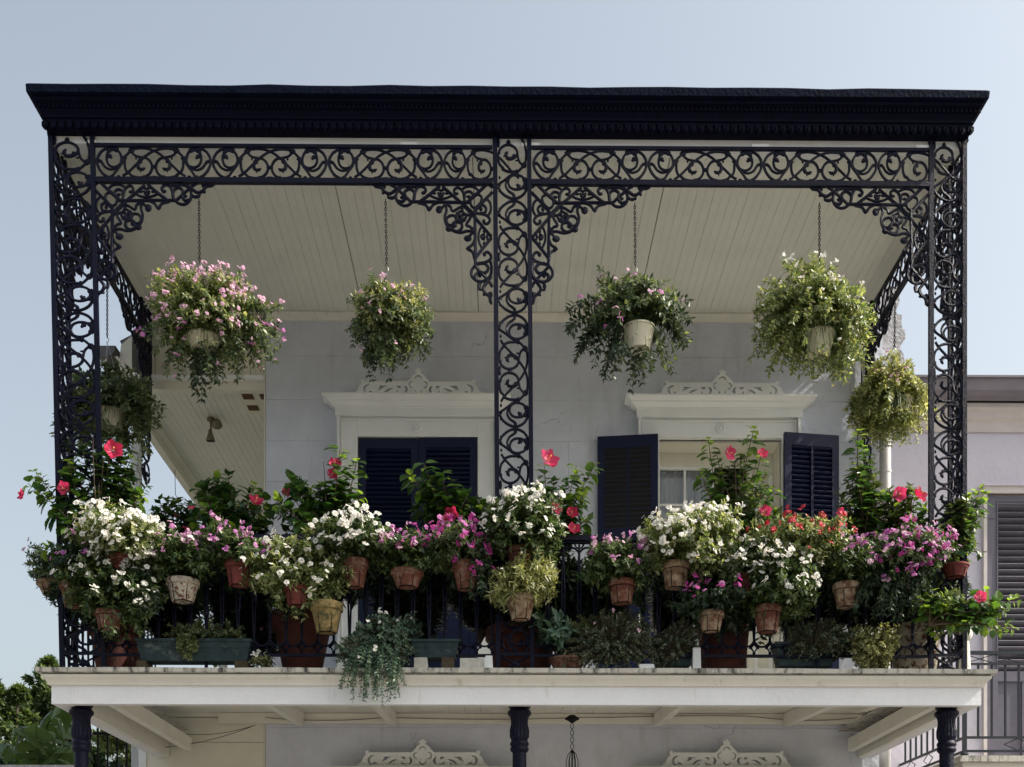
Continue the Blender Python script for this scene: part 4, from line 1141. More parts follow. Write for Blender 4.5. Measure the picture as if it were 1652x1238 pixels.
def hib_leaf(k):
    mb = MB(); r = random.Random(k)
    out = [(0,0),(.12,.22),(.3,.36),(.42,.34),(.46,.38),(.62,.28),(.66,.31),(.82,.15),(.86,.16),(1,0)]
    L_ = [(x, y) for x, y in out]; Rr = [(x, -y) for x, y in out[1:-1]]
    def z(x, y): return .25*abs(y) - .22*x*x + .02*r.uniform(-1,1)
    mid = [(.3,0),(.6,0)]
    vs = [(x, y, z(x, y)) for x, y in L_ + Rr + mid]
    nL = len(L_); m1, m2 = len(vs)-2, len(vs)-1
    fs = []
    le = list(range(nL)); ri = [0] + list(range(nL, nL+len(Rr))) + [nL-1]
    for side, rev in ((le, False), (ri, True)):
        for a, b in zip(side[:-1], side[1:]):
            xm = (vs[a][0] + vs[b][0]) / 2
            c = m1 if xm < .45 else m2
            fs.append((a, b, c) if not rev else (b, a, c))
        k_ = [i for i in side if vs[i][0] <= .46][-1]
        fs.append((m1, k_, m2) if not rev else (k_, m1, m2))
    mb.add(vs, fs)
    return mb
HL = [hib_leaf(k).mesh('leaf', 'lf_hib', recalc=False) for k in range(3)]
HLY = [hib_leaf(k+7).mesh('leaf', 'lf_hibyoung', recalc=False) for k in range(2)]

CLEAR = {}
def face_rot(n, roll):
    return Vector(n).normalized().to_track_quat('Z', 'Y').to_matrix().to_4x4() @ Matrix.Rotation(roll, 4, 'Z')

def bez(a, b, c, t): return a*(1-t)**2 + b*2*t*(1-t) + c*t*t

def grow(parent, O, ell, Y, ry, nst, leaf, ll, blossom=None, nbl=0, bs=.022, cluster=1, mode='mound', seed=0, step=.022, whorl=2,
         lw=.42, stemmat='stem', flat_r=.5, t0=.25, upright=.0, bias=0.0, bell=None, smallstem=.0016, band=None):
    """foliage filling the pixel ellipse ell=(x0,x1,y0,y1) at depth Y; returns nothing"""
    r = random.Random(seed); x0, x1, y0, y1 = ell
    nst = int(nst*1.55); ll *= 1.3; nbl = int(nbl*1.6); lw *= 1.12; bs *= .84; nbl = int(nbl*1.3); cluster = max(cluster, 3)
    c = W((x0+x1)/2, (y0+y1)/2, Y); rx = (x1-x0)/2*Y/FPX*1.07; rz = (y1-y0)/2*Y/FPX*1.07
    O = Vector(O)
    P, D, N, L, Wd = [], [], [], [], []
    st = MB(); tips = []
    for i in range(nst):
        while True:
            d = Vector((r.uniform(-1,1), r.uniform(-1,1), r.uniform(-1,1)))
            if .02 < d.length <= 1: break
        rad = r.uniform(.35, 1.0) ** flat_r
        d = d.normalized() * rad
        lump = 1 + .22*math.sin(3.1*d.x + seed) * math.cos(2.7*d.z + 1.3*seed)
        T = c + Vector((d.x*rx, d.y*ry, d.z*rz + bias*rz*abs(d.x))) * lump
        if mode == 'trail':
            B = O + Vector(((T.x-O.x)*.75, (T.y-O.y)*.75, max(.06, (T.z-O.z)*.8 + .10)))
        elif mode == 'upright':
            B = O + Vector(((T.x-O.x)*.8, (T.y-O.y)*.8, (T.z-O.z)*.3))
        else:
            B = O.lerp(T, .5) + Vector((0, 0, .35*rz + .02))
            B.x += (T.x-O.x)*.15
        ln = (T-B).length + (B-O).length
        nseg = 7
        pts = [bez(O, B, T, k/nseg) for k in range(nseg+1)]
        st.tube(pts, smallstem, 3, False)
        m = max(3, int(ln*(1-t0)/step))
        ph = r.uniform(0, 6.28)
        for j in range(m+1):
            t = t0 + (1-t0)*j/m
            p = bez(O, B, T, t); tg = (bez(O, B, T, min(1, t+.05)) - bez(O, B, T, t-.05)).normalized()
            u = tg.orthogonal().normalized(); w = tg.cross(u)
            k = whorl if j < m else whorl + 2
            for q in range(k):
                a = ph + j*1.57 + q*2*math.pi/k + r.uniform(-.4,.4)
                o = u*math.cos(a) + w*math.sin(a)
                dd = (o*.8 + tg*r.uniform(.2,.7) + Vector((0,-.12,r.uniform(-.35,.15)))).normalized()
                P.append(p); D.append(dd)
                N.append((tg*.5 + Vector((r.uniform(-.4,.4), -.3+r.uniform(-.4,.4), .8))))
                s_ = ll*r.uniform(.6,1.2)*(1 if j < m else .8); L.append(s_); Wd.append(s_*lw*r.uniform(.8,1.2))
        tips.append((T, (T-B).normalized()))
    if CLEAR.get(parent.name):
        keep = []
        for i_, p in enumerate(P):
            q = p + D[i_]*L[i_]*.6; bad = False
            for (xc, yc, zt_, zb_, hw) in CLEAR[parent.name]:
                if abs(q.x - xc) < hw*(1.35 if parent.name.startswith('hanging') else 1.15) and zb_ - .02 < q.z < zt_ - .012 and q.y < yc + .05: bad = True
            if not bad or (mode == 'upright' and parent.name.startswith('hanging')) or r.random() < (.04 if parent.name.startswith('hanging') else .10): keep.append(i_)
        P = [P[i_] for i_ in keep]; D = [D[i_] for i_ in keep]; N = [N[i_] for i_ in keep]; L = [L[i_] for i_ in keep]; Wd = [Wd[i_] for i_ in keep]
    fol = leaves_mesh('foliage', [tuple(p) for p in P], [tuple(p) for p in D], [tuple(p) for p in N], L, Wd, leaf)
    # world -> parent frame
    o = link('foliage', fol, parent, Matrix(), 'stuff')
    part('stems', st, stemmat, parent, kind='stuff')
    # blossoms on the outermost tips that face up or forward
    if blossom:
        tips.sort(key=lambda q: -((q[0].z-c.z)/rz*.55 - (q[0].y-c.y)/max(ry,.01)*.6 + r.uniform(-.6,.6)))
        k = 0
        for T, dr in tips:
            if k >= nbl: break
            for q in range(r.choice((1, 1, 2, cluster, cluster))):
                if k >= nbl: break
                off = Vector((r.uniform(-1,1), r.uniform(-1,1), r.uniform(-.6,1))) * (bs*1.3 if q else bs*.2)
                nrm = Vector((dr.x*.6 + r.uniform(-.9,.9), -.50 + r.uniform(-.6,.5), .55 + r.uniform(-.6,.5)))
                b = blossom if not isinstance(blossom, (list, tuple)) else r.choice(blossom)
                inst('blossom', BL[b], parent, T + Vector((0,-.022,.014)) + (T-c).normalized()*.018 + off, face_rot(nrm, r.uniform(0,6.28)), bs*r.uniform(.6,1.15))
                k += 1
    return c

def pot(parent, px, ytop, wtop, ybot, wbot, Y, m='terra', rim=True, wire=True, soilm='soil', tilt=None, n=28):
    """flower pot measured in pixels at depth Y"""
    k = Y/FPX
    x = WX(px, Y); zt = WZ(ytop, Y - (wtop/4 if rim else wtop/2)*k); zb_ = WZ(ybot, Y + (wbot/3 if rim else wbot/2)*k)
    if Y > 8.0 or ybot > 1040: zb_ = max(min(zb_, WZ(ybot, Y)), ZF + .003)
    zb_ = max(zb_, ZF + .003) if ybot > 1040 else zb_
    h = zt - zb_
    CLEAR.setdefault(parent.name, []).append((x, Y, zt, zb_, (wtop+wbot)/4*k))
    R, r_ = wtop/2*k, wbot/2*k
    if rim:
        hr = h*.27; Rn = R*.90
        rn = r_ + (Rn - r_)*.98
        pr = [(.002, 0), (r_*.97, 0), (r_, .004), (rn, h-hr), (R*.985, h-hr+.002), (R, h-hr+.006), (R*1.0, h-.005), (R*.985, h), (R*.90, h), (R*.87, h-.03), (.002, h-.03)]
    else:
        pr = [(.002, 0), (r_*.96, 0), (r_, .005), (r_*1.01, h*.10), (r_*.985, h*.115), (R*.94, h-.016), (R, h-.014), (R, h-.002), (R*.97, h), (R*.93, h-.004), (R*.90, h-.03), (.002, h-.03)]
    o = part('pot', MB().lathe(pr, (x, Y, zb_), n), m, parent, smooth=True)
    try:
        me = o.data; me.set_sharp_from_angle(angle=math.radians(35))
    except Exception: pass
    part('soil', MB().disc((x, Y, zt-.022), R*.89, 18), 'soil', parent)
    if wire:
        wz = zb_ + (h - (h*.27 if rim else .02)) - .004; rr = r_ + (R*.9 - r_)*((wz-zb_)/h) + .004
        mb = MB()
        def ring(z, q): mb.tube([(x+q*math.cos(a*math.pi/9), Y+q*math.sin(a*math.pi/9), z) for a in range(19)], .0032, 4, False)
        ring(wz, rr); ring(zb_ - .003, r_*.8)
        for a in (-2.1, -1.0, .3, 2.2):
            mb.tube([(x+rr*math.cos(a), Y+rr*math.sin(a), wz), (x+(r_+.003)*math.cos(a), Y+(r_+.003)*math.sin(a), zb_), (x+r_*.8*math.cos(a), Y+r_*.8*math.sin(a), zb_-.003)], .0028, 4)
        mb.tube([(x, Y+rr, wz), (x, YI - .02, wz+.01), (x, YI - .018, wz+.12)], .004, 4)
        part('wire_holder', mb, 'wire', parent)
    return Vector((x, Y, zt-.02))

YP = 7.735
CATP = 'potted plant'
def railplant(seed, label, potspec, m, ell, nst, leaf, ll, blossom, nbl, **kw):
    px, yt, wt, yb, wb = potspec; Yp = kw.pop('Y', YP); rim = kw.pop('rim', True)
    O = Vector((WX(px, Yp), Yp, WZ(yt, Yp)))
    t = thing('potted_plant', label, CATP, (O.x, Yp, WZ(yb, Yp)), 'flower pots hooked along the gallery railing')
    O = pot(t, px, yt, wt, yb, wb, Yp, m, rim)
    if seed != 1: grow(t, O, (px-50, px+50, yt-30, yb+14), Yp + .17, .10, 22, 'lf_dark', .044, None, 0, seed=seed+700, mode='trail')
    if ell: grow(t, O, ell, Yp - kw.pop('dy', .03), kw.pop('ry', .19), nst, leaf, ll, blossom, nbl, seed=seed, **kw)
    return t
S = dict
railplant(1, 'sparse pink flowered plant in a tan pot outside the left corner column', (88,938,56,963,36), 'terra_pale', (40,128,878,958), 60, 'lf_mid', .035, 'pink', 4, Y=8.05, bs=.02)
railplant(2, 'thin leaved plant in a terracotta pot beside the left corner column', (122,940,50,985,34), 'terra', (85,160,862,965), 60, 'lf_dark', .035, ['pink','mauve'], 8, Y=7.80, bs=.018)
railplant(3, 'dense mound of white blossoms at the left corner column', (200,898,52,938,34), 'terra_red', (120,264,818,920), 190, 'lf_light', .034, 'white', 120, bs=.026, ry=.22)
railplant(4, 'white flowered plant trailing down beside the left corner column, below the dense white mound', (176,985,46,1020,32), 'terra', (100,262,888,1018), 170, 'lf_vinca', .038, 'white', 52, bs=.023, mode='mound')
railplant(5, 'pale pink flowered plant in a flaking whitewashed pot above the long trough', (295,934,53,976,35), 'terra_white', (232,340,862,945), 110, 'lf_vinca', .036, ['pink','pink','mauve','white'], 26, bs=.021)
railplant(6, 'pink flowered plant in a deep red pot, third pot from the left corner', (386,905,46,950,32), 'terra_red', (318,432,850,925), 110, 'lf_vinca', .036, ['pink','mauve','mauve'], 34, bs=.022)
railplant(7, 'tall spiky white flowered plant in a red pot left of the empty pot', (480,945,44,982,30), 'terra_red', (396,562,866,985), 180, 'lf_light', .038, 'white', 60, bs=.023)
railplant(9, 'white flowered plant in a lime streaked terracotta pot right above the empty pot', (573,902,44,952,27), 'terra', (508,648,833,915), 150, 'lf_vinca', .036, 'white', 58, bs=.027)
railplant(10, 'pink and mauve flowered plant in a wide shallow rimmed terracotta pot', (657,918,54,952,34), 'terra', (606,712,862,930), 100, 'lf_vinca', .036, ['mauve','pink','mauve','magenta'], 38, bs=.022)
railplant(11, 'bright magenta flowered plant over a small pot left of the middle column', (752,905,46,955,28), 'terra', (680,792,846,925), 130, 'lf_mid', .036, ['magenta','mauve','magenta'], 46, bs=.023)
railplant(12, 'tall white flowered plant in front of the middle column', (838,882,44,922,30), 'terra_dark', (776,918,790,915), 190, 'lf_vinca', .036, 'white', 66, bs=.024)
railplant(13, 'yellowish grassy plant in a dark stained pot at the foot of the middle column', (840,958,48,1003,30), 'terra_pale', (790,900,898,985), 120, 'lf_yellow', .045, 'white', 3, bs=.015, lw=.22)
railplant(14, 'loose pink flowered plant in a wire held terracotta pot right of the middle column', (1003,934,45,977,32), 'terra', (928,1062,872,955), 110, 'lf_vinca', .038, ['pink','mauve','pink'], 26, bs=.023)
railplant(15, 'large mound of white blossoms over a limed pot below the open doorway', (1090,905,46,952,33), 'terra_pale', (1030,1200,815,935), 230, 'lf_light', .036, 'white', 120, bs=.025, ry=.24)
railplant(16, 'small dark leaved plant with magenta pink flowers in a stained pale pot hanging low', (1147,984,43,1021,29), 'terra_pale', (1082,1202,938,1000), 70, 'lf_dark', .036, ['mauve','magenta'], 18, bs=.023)
railplant(17, 'white flowered plant spilling right over a brown pot, under the red flowers', (1238,975,46,1022,32), 'terra', (1185,1328,880,1005), 190, 'lf_vinca', .040, 'white', 62, bs=.025, ry=.22)
railplant(18, 'red flowered plant with pale green leaves right of the big white mound', (1288,900,44,935,30), 'terra', (1205,1368,828,925), 210, 'lf_light', .034, 'red', 38, bs=.022)
railplant(19, 'white flowered plant squeezed between the white mound and the red flowers', (1200,925,42,960,28), 'terra_dark', (1150,1260,870,960), 110, 'lf_mid', .036, 'white', 22, bs=.024)
railplant(20, 'sparse pink flowered plant in a tan pot held by a wire ring', (1366,938,45,982,31), 'terra_pale', (1325,1425,872,945), 80, 'lf_vinca', .036, ['pink','mauve'], 14, bs=.022)
railplant(21, 'large spreading mound of magenta flowers at the right end of the railing', (1461,912,46,956,32), 'terra_pale', (1385,1530,850,940), 200, 'lf_vinca', .036, ['mauve','magenta','mauve','pink'], 96, bs=.024, ry=.22)
# the empty mossy pot
t = thing('flower_pot', 'empty mossy terracotta pot hanging without a plant under the white flowers', 'flower pot', (WX(527,YP), YP, WZ(1025,YP)))
pot(t, 527, 971, 53, 1025, 33, YP, 'terra_moss', True, True)

# extra spill of magenta and white below the mounds
def spill(label, O_, ell, leaf, bl, nb, seed, nst=60, **kw):
    px, py = O_
    t = thing('trailing_plant', label, 'plant', tuple(W(px, py, YP)))
    grow(t, W(px, py, YP), ell, YP - .06, kw.pop('ry', .1), nst, leaf, kw.pop('ll', .034), bl, nb, seed=seed, mode='trail', **kw)
spill('magenta flowers trailing down in front of the small pot left of the middle column', (770,895), (748,795,885,970), 'lf_dark', 'magenta', 14, 51, 26, bs=.026)
spill('magenta flowers trailing in front of the pot at the right end of the railing', (1450,905), (1420,1470,905,965), 'lf_dark', ['magenta','mauve'], 10, 52, 24, bs=.024)
spill('white flowering stems trailing under the leftmost white mound', (215,905), (205,262,905,1010), 'lf_dark', 'white', 14, 53, 26, bs=.020)
spill('leafy stems trailing beneath the big magenta mound', (1490,905), (1380,1500,915,1000), 'lf_dark', None, 0, 54, 60)

# ---- hanging baskets
def chain(parent, a, b, m='wire', r=.0030, L=.026):
    a = Vector(a); b = Vector(b); n = max(2, int((a-b).length/(L*.72))); mb = MB()
    d = (b-a)/n
    for i in range(n):
        p = a + d*(i+.5); q = i % 2
        ax = Vector((1,0,0)) if q else Vector((0,1,0))
        pts = [p + ax*(L*.26*math.cos(k*math.pi/4)) + Vector((0,0,L*.5*math.sin(k*math.pi/4))) for k in range(9)]
        mb.tube(pts, r, 4, False)
    part('chain', mb, m, parent)
def basket(label, cx, ytop, wt, yb, wb, Y, hook, ell, nst, leaf, ll, bl, nbl, seed, m='plastic', chainm='wire', cx_pot=None, ydir=0, **kw):
    k = Y/FPX
    x = WX(cx, Y); zt = WZ(ytop, Y)
    hk = W(hook[0], hook[1], Y); he = W(hook[2], hook[3], Y)
    t = thing('hanging_basket', label, 'hanging basket', (x, Y, WZ(yb, Y)), 'hanging flower baskets of the gallery')
    pot(t, cx, ytop, wt, yb, wb, Y, m, False, False)
    chain(t, hk, he, chainm)
    mb = MB()
    mb.tube([he, he + Vector((.012,0,-.01)), he + Vector((.010,0,-.03)), he + Vector((-.008,0,-.04))], .003, 5)
    e = he + Vector((0,0,-.035))
    R = wt/2*k
    for a in (.6, 2.7, 4.7):
        mb.tube([e, (x + R*math.cos(a), Y + R*math.sin(a), zt - .005)], .0016, 4)
    part('hanger', mb, 'steel', t)
    grow(t, (x, Y, zt), ell, Y, kw.pop('ry', .30), nst, leaf, ll, bl, nbl, seed=seed, **kw)
    return t
YH = 7.86
basket('hanging basket thick with pale pink blossoms, nearest the left corner', 328,532,56,576,40, YH, (321,322,322,425), (232,425,432,580), 260, 'lf_light', .032, 'pink', 190, 61, bs=.019, cluster=4, ry=.32)
t61 = bpy.data.objects['hanging_basket']
grow(t61, W(328,532,YH), (240,445,510,612), YH, .26, 62, 'lf_mid', .036, ['pink','mauve'], 46, seed=62, mode='trail', bs=.019, cluster=2, t0=.3)
basket('round hanging basket with yellowish leaves and few pink flowers, above the closed shutters', 618,535,48,572,34, YH, (622,322,624,430), (556,698,462,590), 230, 'lf_mid', .030, 'pink', 22, 63, bs=.016, ry=.27)
t63 = bpy.data.objects['hanging_basket.001']
grow(t63, W(618,530,YH), (572,688,450,560), YH-.06, .22, 100, 'lf_yellow', .032, None, 0, seed=64)
grow(t63, W(618,535,YH), (580,650,550,606), YH, .15, 26, 'lf_dark', .034, 'pink', 5, seed=65, mode='trail', bs=.016)
basket('sparse dark hanging basket trailing below a white pot, right of the middle column', 1030,514,54,575,38, YH, (1024,328,1025,432), (928,1112,450,600), 62, 'lf_mid', .040, ['mauve','pink'], 12, 66, bs=.022, mode='mound', ry=.30, smallstem=.0022, step=.03)
t66 = bpy.data.objects['hanging_basket.002']
grow(t66, W(1030,514,YH), (965,1085,450,520), YH-.03, .22, 60, 'lf_mid', .042, None, 0, seed=67)
grow(t66, W(1030,514,YH), (955,1040,545,628), YH, .2, 14, 'lf_dark', .042, 'mauve', 2, seed=68, mode='trail', bs=.018)
basket('big light green hanging basket with small white flowers, nearest the right corner', 1322,522,52,580,34, YH, (1322,328,1322,425), (1222,1410,432,600), 300, 'lf_light', .032, 'white', 44, 69, bs=.017, ry=.33)
grow(t66, W(1030,514,YH), (908,960,470,590), YH, .1, 9, 'lf_dark', .044, ['mauve'], 2, seed=268, mode='trail', bs=.02)
grow(t66, W(1030,514,YH), (1085,1125,470,560), YH, .1, 6, 'lf_dark', .044, None, 0, seed=269, mode='trail')
grow(t61, W(328,532,YH), (405,458,470,600), YH, .1, 12, 'lf_mid', .036, 'pink', 12, seed=270, mode='trail', bs=.019)
grow(t61, W(328,532,YH), (300,360,590,645), YH, .1, 10, 'lf_dark', .042, None, 0, seed=271, mode='trail')
grow(t63, W(618,535,YH), (590,650,520,590), YH-.12, .08, 20, 'lf_mid', .03, 'pink', 3, seed=272, mode='upright', bs=.016)
t69 = bpy.data.objects['hanging_basket.003']
grow(t69, W(1322,522,YH), (1222,1400,510,612), YH, .28, 70, 'lf_light', .034, 'white', 10, seed=70, mode='trail', bs=.017)
YB5 = 9.30
basket('yellow green hanging basket outside the right end, in front of the downspout', 1452,630,44,668,32, YB5, (1444,470,1443,562), (1372,1496,592,718), 260, 'lf_yellow', .034, 'pink', 10, 71, bs=.016, ry=.3)
grow(bpy.data.objects['hanging_basket.004'], W(1452,630,YB5), (1372,1470,610,720), YB5, .25, 110, 'lf_light', .034, None, 0, seed=72, mode='trail')
YB6 = 9.03
basket('dark green hanging basket behind the left corner column', 180,655,46,695,34, YB6, (173,425,173,545), (105,256,596,730), 170, 'lf_mid', .040, 'white', 6, 73, bs=.016, ry=.3)
grow(bpy.data.objects['hanging_basket.005'], W(180,655,YB6), (78,250,600,745), YB6, .3, 60, 'lf_mid', .042, 'white', 2, seed=74, mode='trail')
hkt = thing('hanging_hook', 'thin wire hook hanging empty from the edge of the side gallery ceiling', 'hook', tuple(W(282,760,11.0)))
part('hook', MB().tube([W(282,758,11.0), W(283,798,11.0), W(286,804,11.0), W(280,812,11.0)], .003, 5), 'wire', hkt)

# ---- hibiscus bushes with large leaves and blossoms
def hibiscus(label, O, stems, flowers, Y, seed, leaf=.085, young=.25, nl=1.0, step=.045, ry=.1, dark=0):
    """stems: pixel end points"""
    r = random.Random(seed); O = W(O[0], O[1], Y); leaf *= 1.22; nl *= 1.35
    stems = list(stems) + [((a[0]+b[0])/2 + r.uniform(-14,14), max(a[1], b[1]) + r.uniform(8,40)) for a, b in zip(stems[:-1], stems[1:]) if len(stems) > 4]
    cxm = sum(q[0] for q in stems)/len(stems); stems.sort(key=lambda q: -abs(q[0]-cxm)*1.0 + q[1]*.3)
    t = thing('hibiscus', label, 'hibiscus', tuple(O), 'hibiscus bushes rising above the railing')
    sm = MB(); cnt = 0
    for (sx, sy) in stems:
        T = W(sx, sy, Y + r.uniform(-ry, ry))
        B = O.lerp(T, .5) + Vector((r.uniform(-.06,.06), r.uniform(-.05,.05), .05))
        pts = [bez(O, B, T, k/8) for k in range(9)]
        sm.tube(pts, [.006 - .0004*k for k in range(9)], 4)
        ln = sum((pts[k+1]-pts[k]).length for k in range(8)); m = max(3, int(ln*.75/step*nl)); ph = r.uniform(0,6.28)
        for j in range(m + 1):
            tt = .25 + .75*j/m
            p = bez(O, B, T, tt); tg = (bez(O,B,T,min(1,tt+.04)) - bez(O,B,T,tt-.04)).normalized()
            u = tg.orthogonal().normalized(); w = tg.cross(u)
            for q in range(2 if j < m - 1 else 3):
                a = ph + j*2.4 + q*2.6 + r.uniform(-.3,.3)
                o = u*math.cos(a) + w*math.sin(a)
                dd = (o + tg*r.uniform(-.1,.5) + Vector((0,-.1,r.uniform(-.35,.1)))).normalized()
                up = Vector((r.uniform(-.35,.35), -.35 + r.uniform(-.3,.3), .9))
                s_ = dd.cross(up).normalized(); n_ = s_.cross(dd)
                R = Matrix((dd, -s_, n_)).transposed().to_4x4()
                yg = j >= m - 1 and r.random() < young + .4 or r.random() < young*.35
                sc = leaf*r.uniform(.65,1.15)*(.62 if yg else 1)
                pet = p + o*.012
                if cnt < 298: inst('leaf', r.choice(HLY if yg else HL), t, pet, R, sc); cnt += 1
    part('stems', sm, 'stem_brown', t, kind='stuff')
    for fx, fy, fs, nx in flowers:
        p = W(fx, fy, Y - .10)
        q_ = face_rot((nx + r.uniform(-.6,.6), -1, .1 + r.uniform(-.3,.7)), r.uniform(0,6.28))
        b = inst('blossom', HB, t, p, q_, fs*.43*Y/FPX)
        c = bpy.data.objects.new('stamen', STAM); COL.objects.link(c); c.parent = b
    return t
hibiscus('hibiscus with three red flowers climbing beside the left corner column', (165,905), [(150,705),(180,725),(112,745),(212,740),(85,830),(130,790),(230,800),(58,762),(200,830),(45,780),(100,860),(238,850),(170,780)], [(182,728,32,.2),(107,790,24,-.5),(38,800,20,-2)], 7.85, 101, .085, .3)
hibiscus('hibiscus with a pink red bloom in front of the boarded side gallery ceiling', (390,890), [(345,768),(322,790),(372,800),(412,785),(430,810),(345,830),(310,840)], [(412,812,26,.2),(462,798,18,.4)], 8.15, 102, .088, .2)
hibiscus('tall hibiscus with a double red flower left of the closed shutters', (530,880), [(548,725),(522,745),(575,745),(540,790),(500,790),(470,780),(585,800),(445,810),(515,830)], [(541,752,22,-.1),(535,768,20,.3)], 8.05, 103, .088, .12)
hibiscus('hibiscus with one open pink flower in front of the closed shutters', (735,890), [(685,748),(662,768),(712,765),(755,800),(785,815),(700,820),(745,840),(790,850)], [(731,833,30,.1)], 8.0, 104, .09, .12)
hibiscus('hibiscus with a large pink bloom on top, right of the middle column', (895,900), [(878,752),(855,780),(930,752),(960,750),(905,800),(940,800),(845,820),(925,840),(880,830),(948,835)], [(882,745,36,.3),(895,824,22,.3),(922,831,22,.1),(925,857,24,.3),(829,814,13,.1)], 7.95, 105, .078, .4, step=.05)
hibiscus('tall light leaved hibiscus in front of the open doorway', (1185,890), [(1216,694),(1143,710),(1195,730),(1228,735),(1250,790),(1130,760),(1165,770),(1180,800),(1140,810),(1255,830),(1215,790),(1160,830),(1235,820)], [(1173,733,26,1.2),(1228,735,20,.2),(1233,828,22,.4)], 7.98, 106, .072, .55)
hibiscus('upright leafy hibiscus stem right of the open navy shutter', (1395,890), [(1384,696),(1394,722),(1375,760),(1400,775),(1370,805),(1420,800),(1390,830),(1362,850)], [(1358,827,16,-1.5)], 7.95, 107, .072, .4)
hibiscus('hibiscus with two red flowers in front of the downspout', (1460,890), [(1432,790),(1410,800),(1450,800),(1480,795),(1440,830),(1470,830),(1420,850),(1495,820),(1450,850)], [(1448,799,26,.1),(1480,802,30,.2)], 7.92, 108, .07, .6)
t = hibiscus('hibiscus growing in a smooth terracotta pot outside the right corner column', (1541,905), [(1560,800),(1580,790),(1535,810),(1545,850),(1590,800),(1525,845),(1560,870),(1575,840)], [], 7.88, 109, .065, .45)
pot(t, 1541, 903, 44, 935, 30, 7.88, 'terra_red', False, True)
hibiscus('long leaning hibiscus branch with a red flower over the right end of the white fascia', (1500,1010), [(1480,960),(1500,950),(1530,960),(1550,975),(1590,955),(1620,985),(1642,968),(1600,1000),(1490,990),(1540,1000),(1520,975)], [(1580,966,22,.1)], 7.72, 110, .07, .7, nl=1.1)
hibiscus('dark leaved bush with small red flowers inside the left bay', (288,890), [(262,820),(250,840),(285,805),(310,825),(300,840),(325,850),(270,860),(240,855)], [(308,822,14,.1),(300,858,16,.2),(285,835,9,0)], 8.6, 111, .05, .0, nl=1.3, step=.03)

for i_, (ell, O_, Y_) in enumerate((((95,245,705,870),(165,905),7.95), ((305,435,775,880),(380,895),8.2), ((440,590,775,880),(530,890),8.12), ((668,795,780,880),(735,890),8.08),
        ((838,955,780,880),(890,895),8.0), ((1120,1262,735,880),(1185,890),8.05), ((1358,1425,735,880),(1395,890),8.0), ((1405,1505,790,880),(1460,890),8.0), ((1520,1590,800,900),(1545,905),7.9), ((1480,1600,950,1020),(1510,1010),7.76), ((235,335,805,880),(288,890),8.6))):
    hn = [o for o in bpy.data.objects if o.name.startswith('hibiscus')]
    par = {0:0, 1:1, 2:2, 3:3, 4:4, 5:5, 6:6, 7:7, 8:8, 9:9, 10:10}[i_]
    hn.sort(key=lambda o: o.name)
    light = i_ in (5, 6, 7, 8, 9)
    grow(hn[par], W(O_[0], O_[1], Y_), ell, Y_, .14, 26 if i_ not in (0,) else 42, 'lf_mid' if light else 'lf_hibmass', .050 if light else .058, None, 0, seed=400+i_, lw=.55, step=.045, smallstem=.003, stemmat='stem_brown', t0=.2)
# ---- shrubs behind the railing; dark leaf colour partly paints the shade there
def shrub(label, O, ell, Y, nst, leaf, ll, seed, bl=None, nb=0, potspec=None, ry=.22, mode='mound', **kw):
    if leaf == 'lf_dark': ll *= 1.15; nst = int(nst*1.35)
    t = thing('shrub', label, 'shrub', tuple(W(O[0], O[1], Y)))
    if potspec:
        px, yt, wt, yb, wb, m = potspec; pot(t, px, yt, wt, yb, wb, Y, m, kw.pop('rim', True), False)
    grow(t, W(O[0], O[1], Y), ell, Y, ry, nst, leaf, ll, bl, nb, seed=seed, mode=mode, stemmat='stem_brown', smallstem=.0035, **kw)
    return t
FZ = 1079
YT = 8.22
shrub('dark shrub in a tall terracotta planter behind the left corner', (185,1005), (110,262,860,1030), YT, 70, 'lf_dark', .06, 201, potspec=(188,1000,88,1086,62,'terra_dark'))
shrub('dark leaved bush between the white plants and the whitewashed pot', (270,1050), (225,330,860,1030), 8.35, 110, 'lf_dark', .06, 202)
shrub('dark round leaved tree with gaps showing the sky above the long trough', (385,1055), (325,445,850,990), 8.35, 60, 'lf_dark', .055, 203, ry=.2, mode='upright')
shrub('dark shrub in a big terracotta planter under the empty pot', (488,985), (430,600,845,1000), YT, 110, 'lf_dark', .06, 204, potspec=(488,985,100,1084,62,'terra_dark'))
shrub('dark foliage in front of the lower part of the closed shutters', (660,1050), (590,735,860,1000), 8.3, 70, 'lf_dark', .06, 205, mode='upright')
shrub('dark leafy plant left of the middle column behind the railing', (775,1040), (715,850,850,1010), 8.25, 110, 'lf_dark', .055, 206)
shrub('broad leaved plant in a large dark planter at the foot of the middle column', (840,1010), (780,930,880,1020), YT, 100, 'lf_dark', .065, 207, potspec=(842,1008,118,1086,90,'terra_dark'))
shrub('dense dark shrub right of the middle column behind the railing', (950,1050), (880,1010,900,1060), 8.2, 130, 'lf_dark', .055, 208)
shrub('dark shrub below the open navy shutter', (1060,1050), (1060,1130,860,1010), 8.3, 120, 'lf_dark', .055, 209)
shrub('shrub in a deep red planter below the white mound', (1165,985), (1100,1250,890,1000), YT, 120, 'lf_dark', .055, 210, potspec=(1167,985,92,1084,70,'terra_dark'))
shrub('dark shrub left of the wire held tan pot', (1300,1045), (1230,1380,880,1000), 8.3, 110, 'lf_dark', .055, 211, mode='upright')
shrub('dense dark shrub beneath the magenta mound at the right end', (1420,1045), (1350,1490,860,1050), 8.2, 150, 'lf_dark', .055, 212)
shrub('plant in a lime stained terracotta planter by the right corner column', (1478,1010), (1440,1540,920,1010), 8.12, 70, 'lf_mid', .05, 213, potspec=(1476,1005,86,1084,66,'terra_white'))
shrub('dark shrub behind the right corner column bars', (1515,1000), (1480,1560,900,990), 8.3, 40, 'lf_dark', .05, 214)
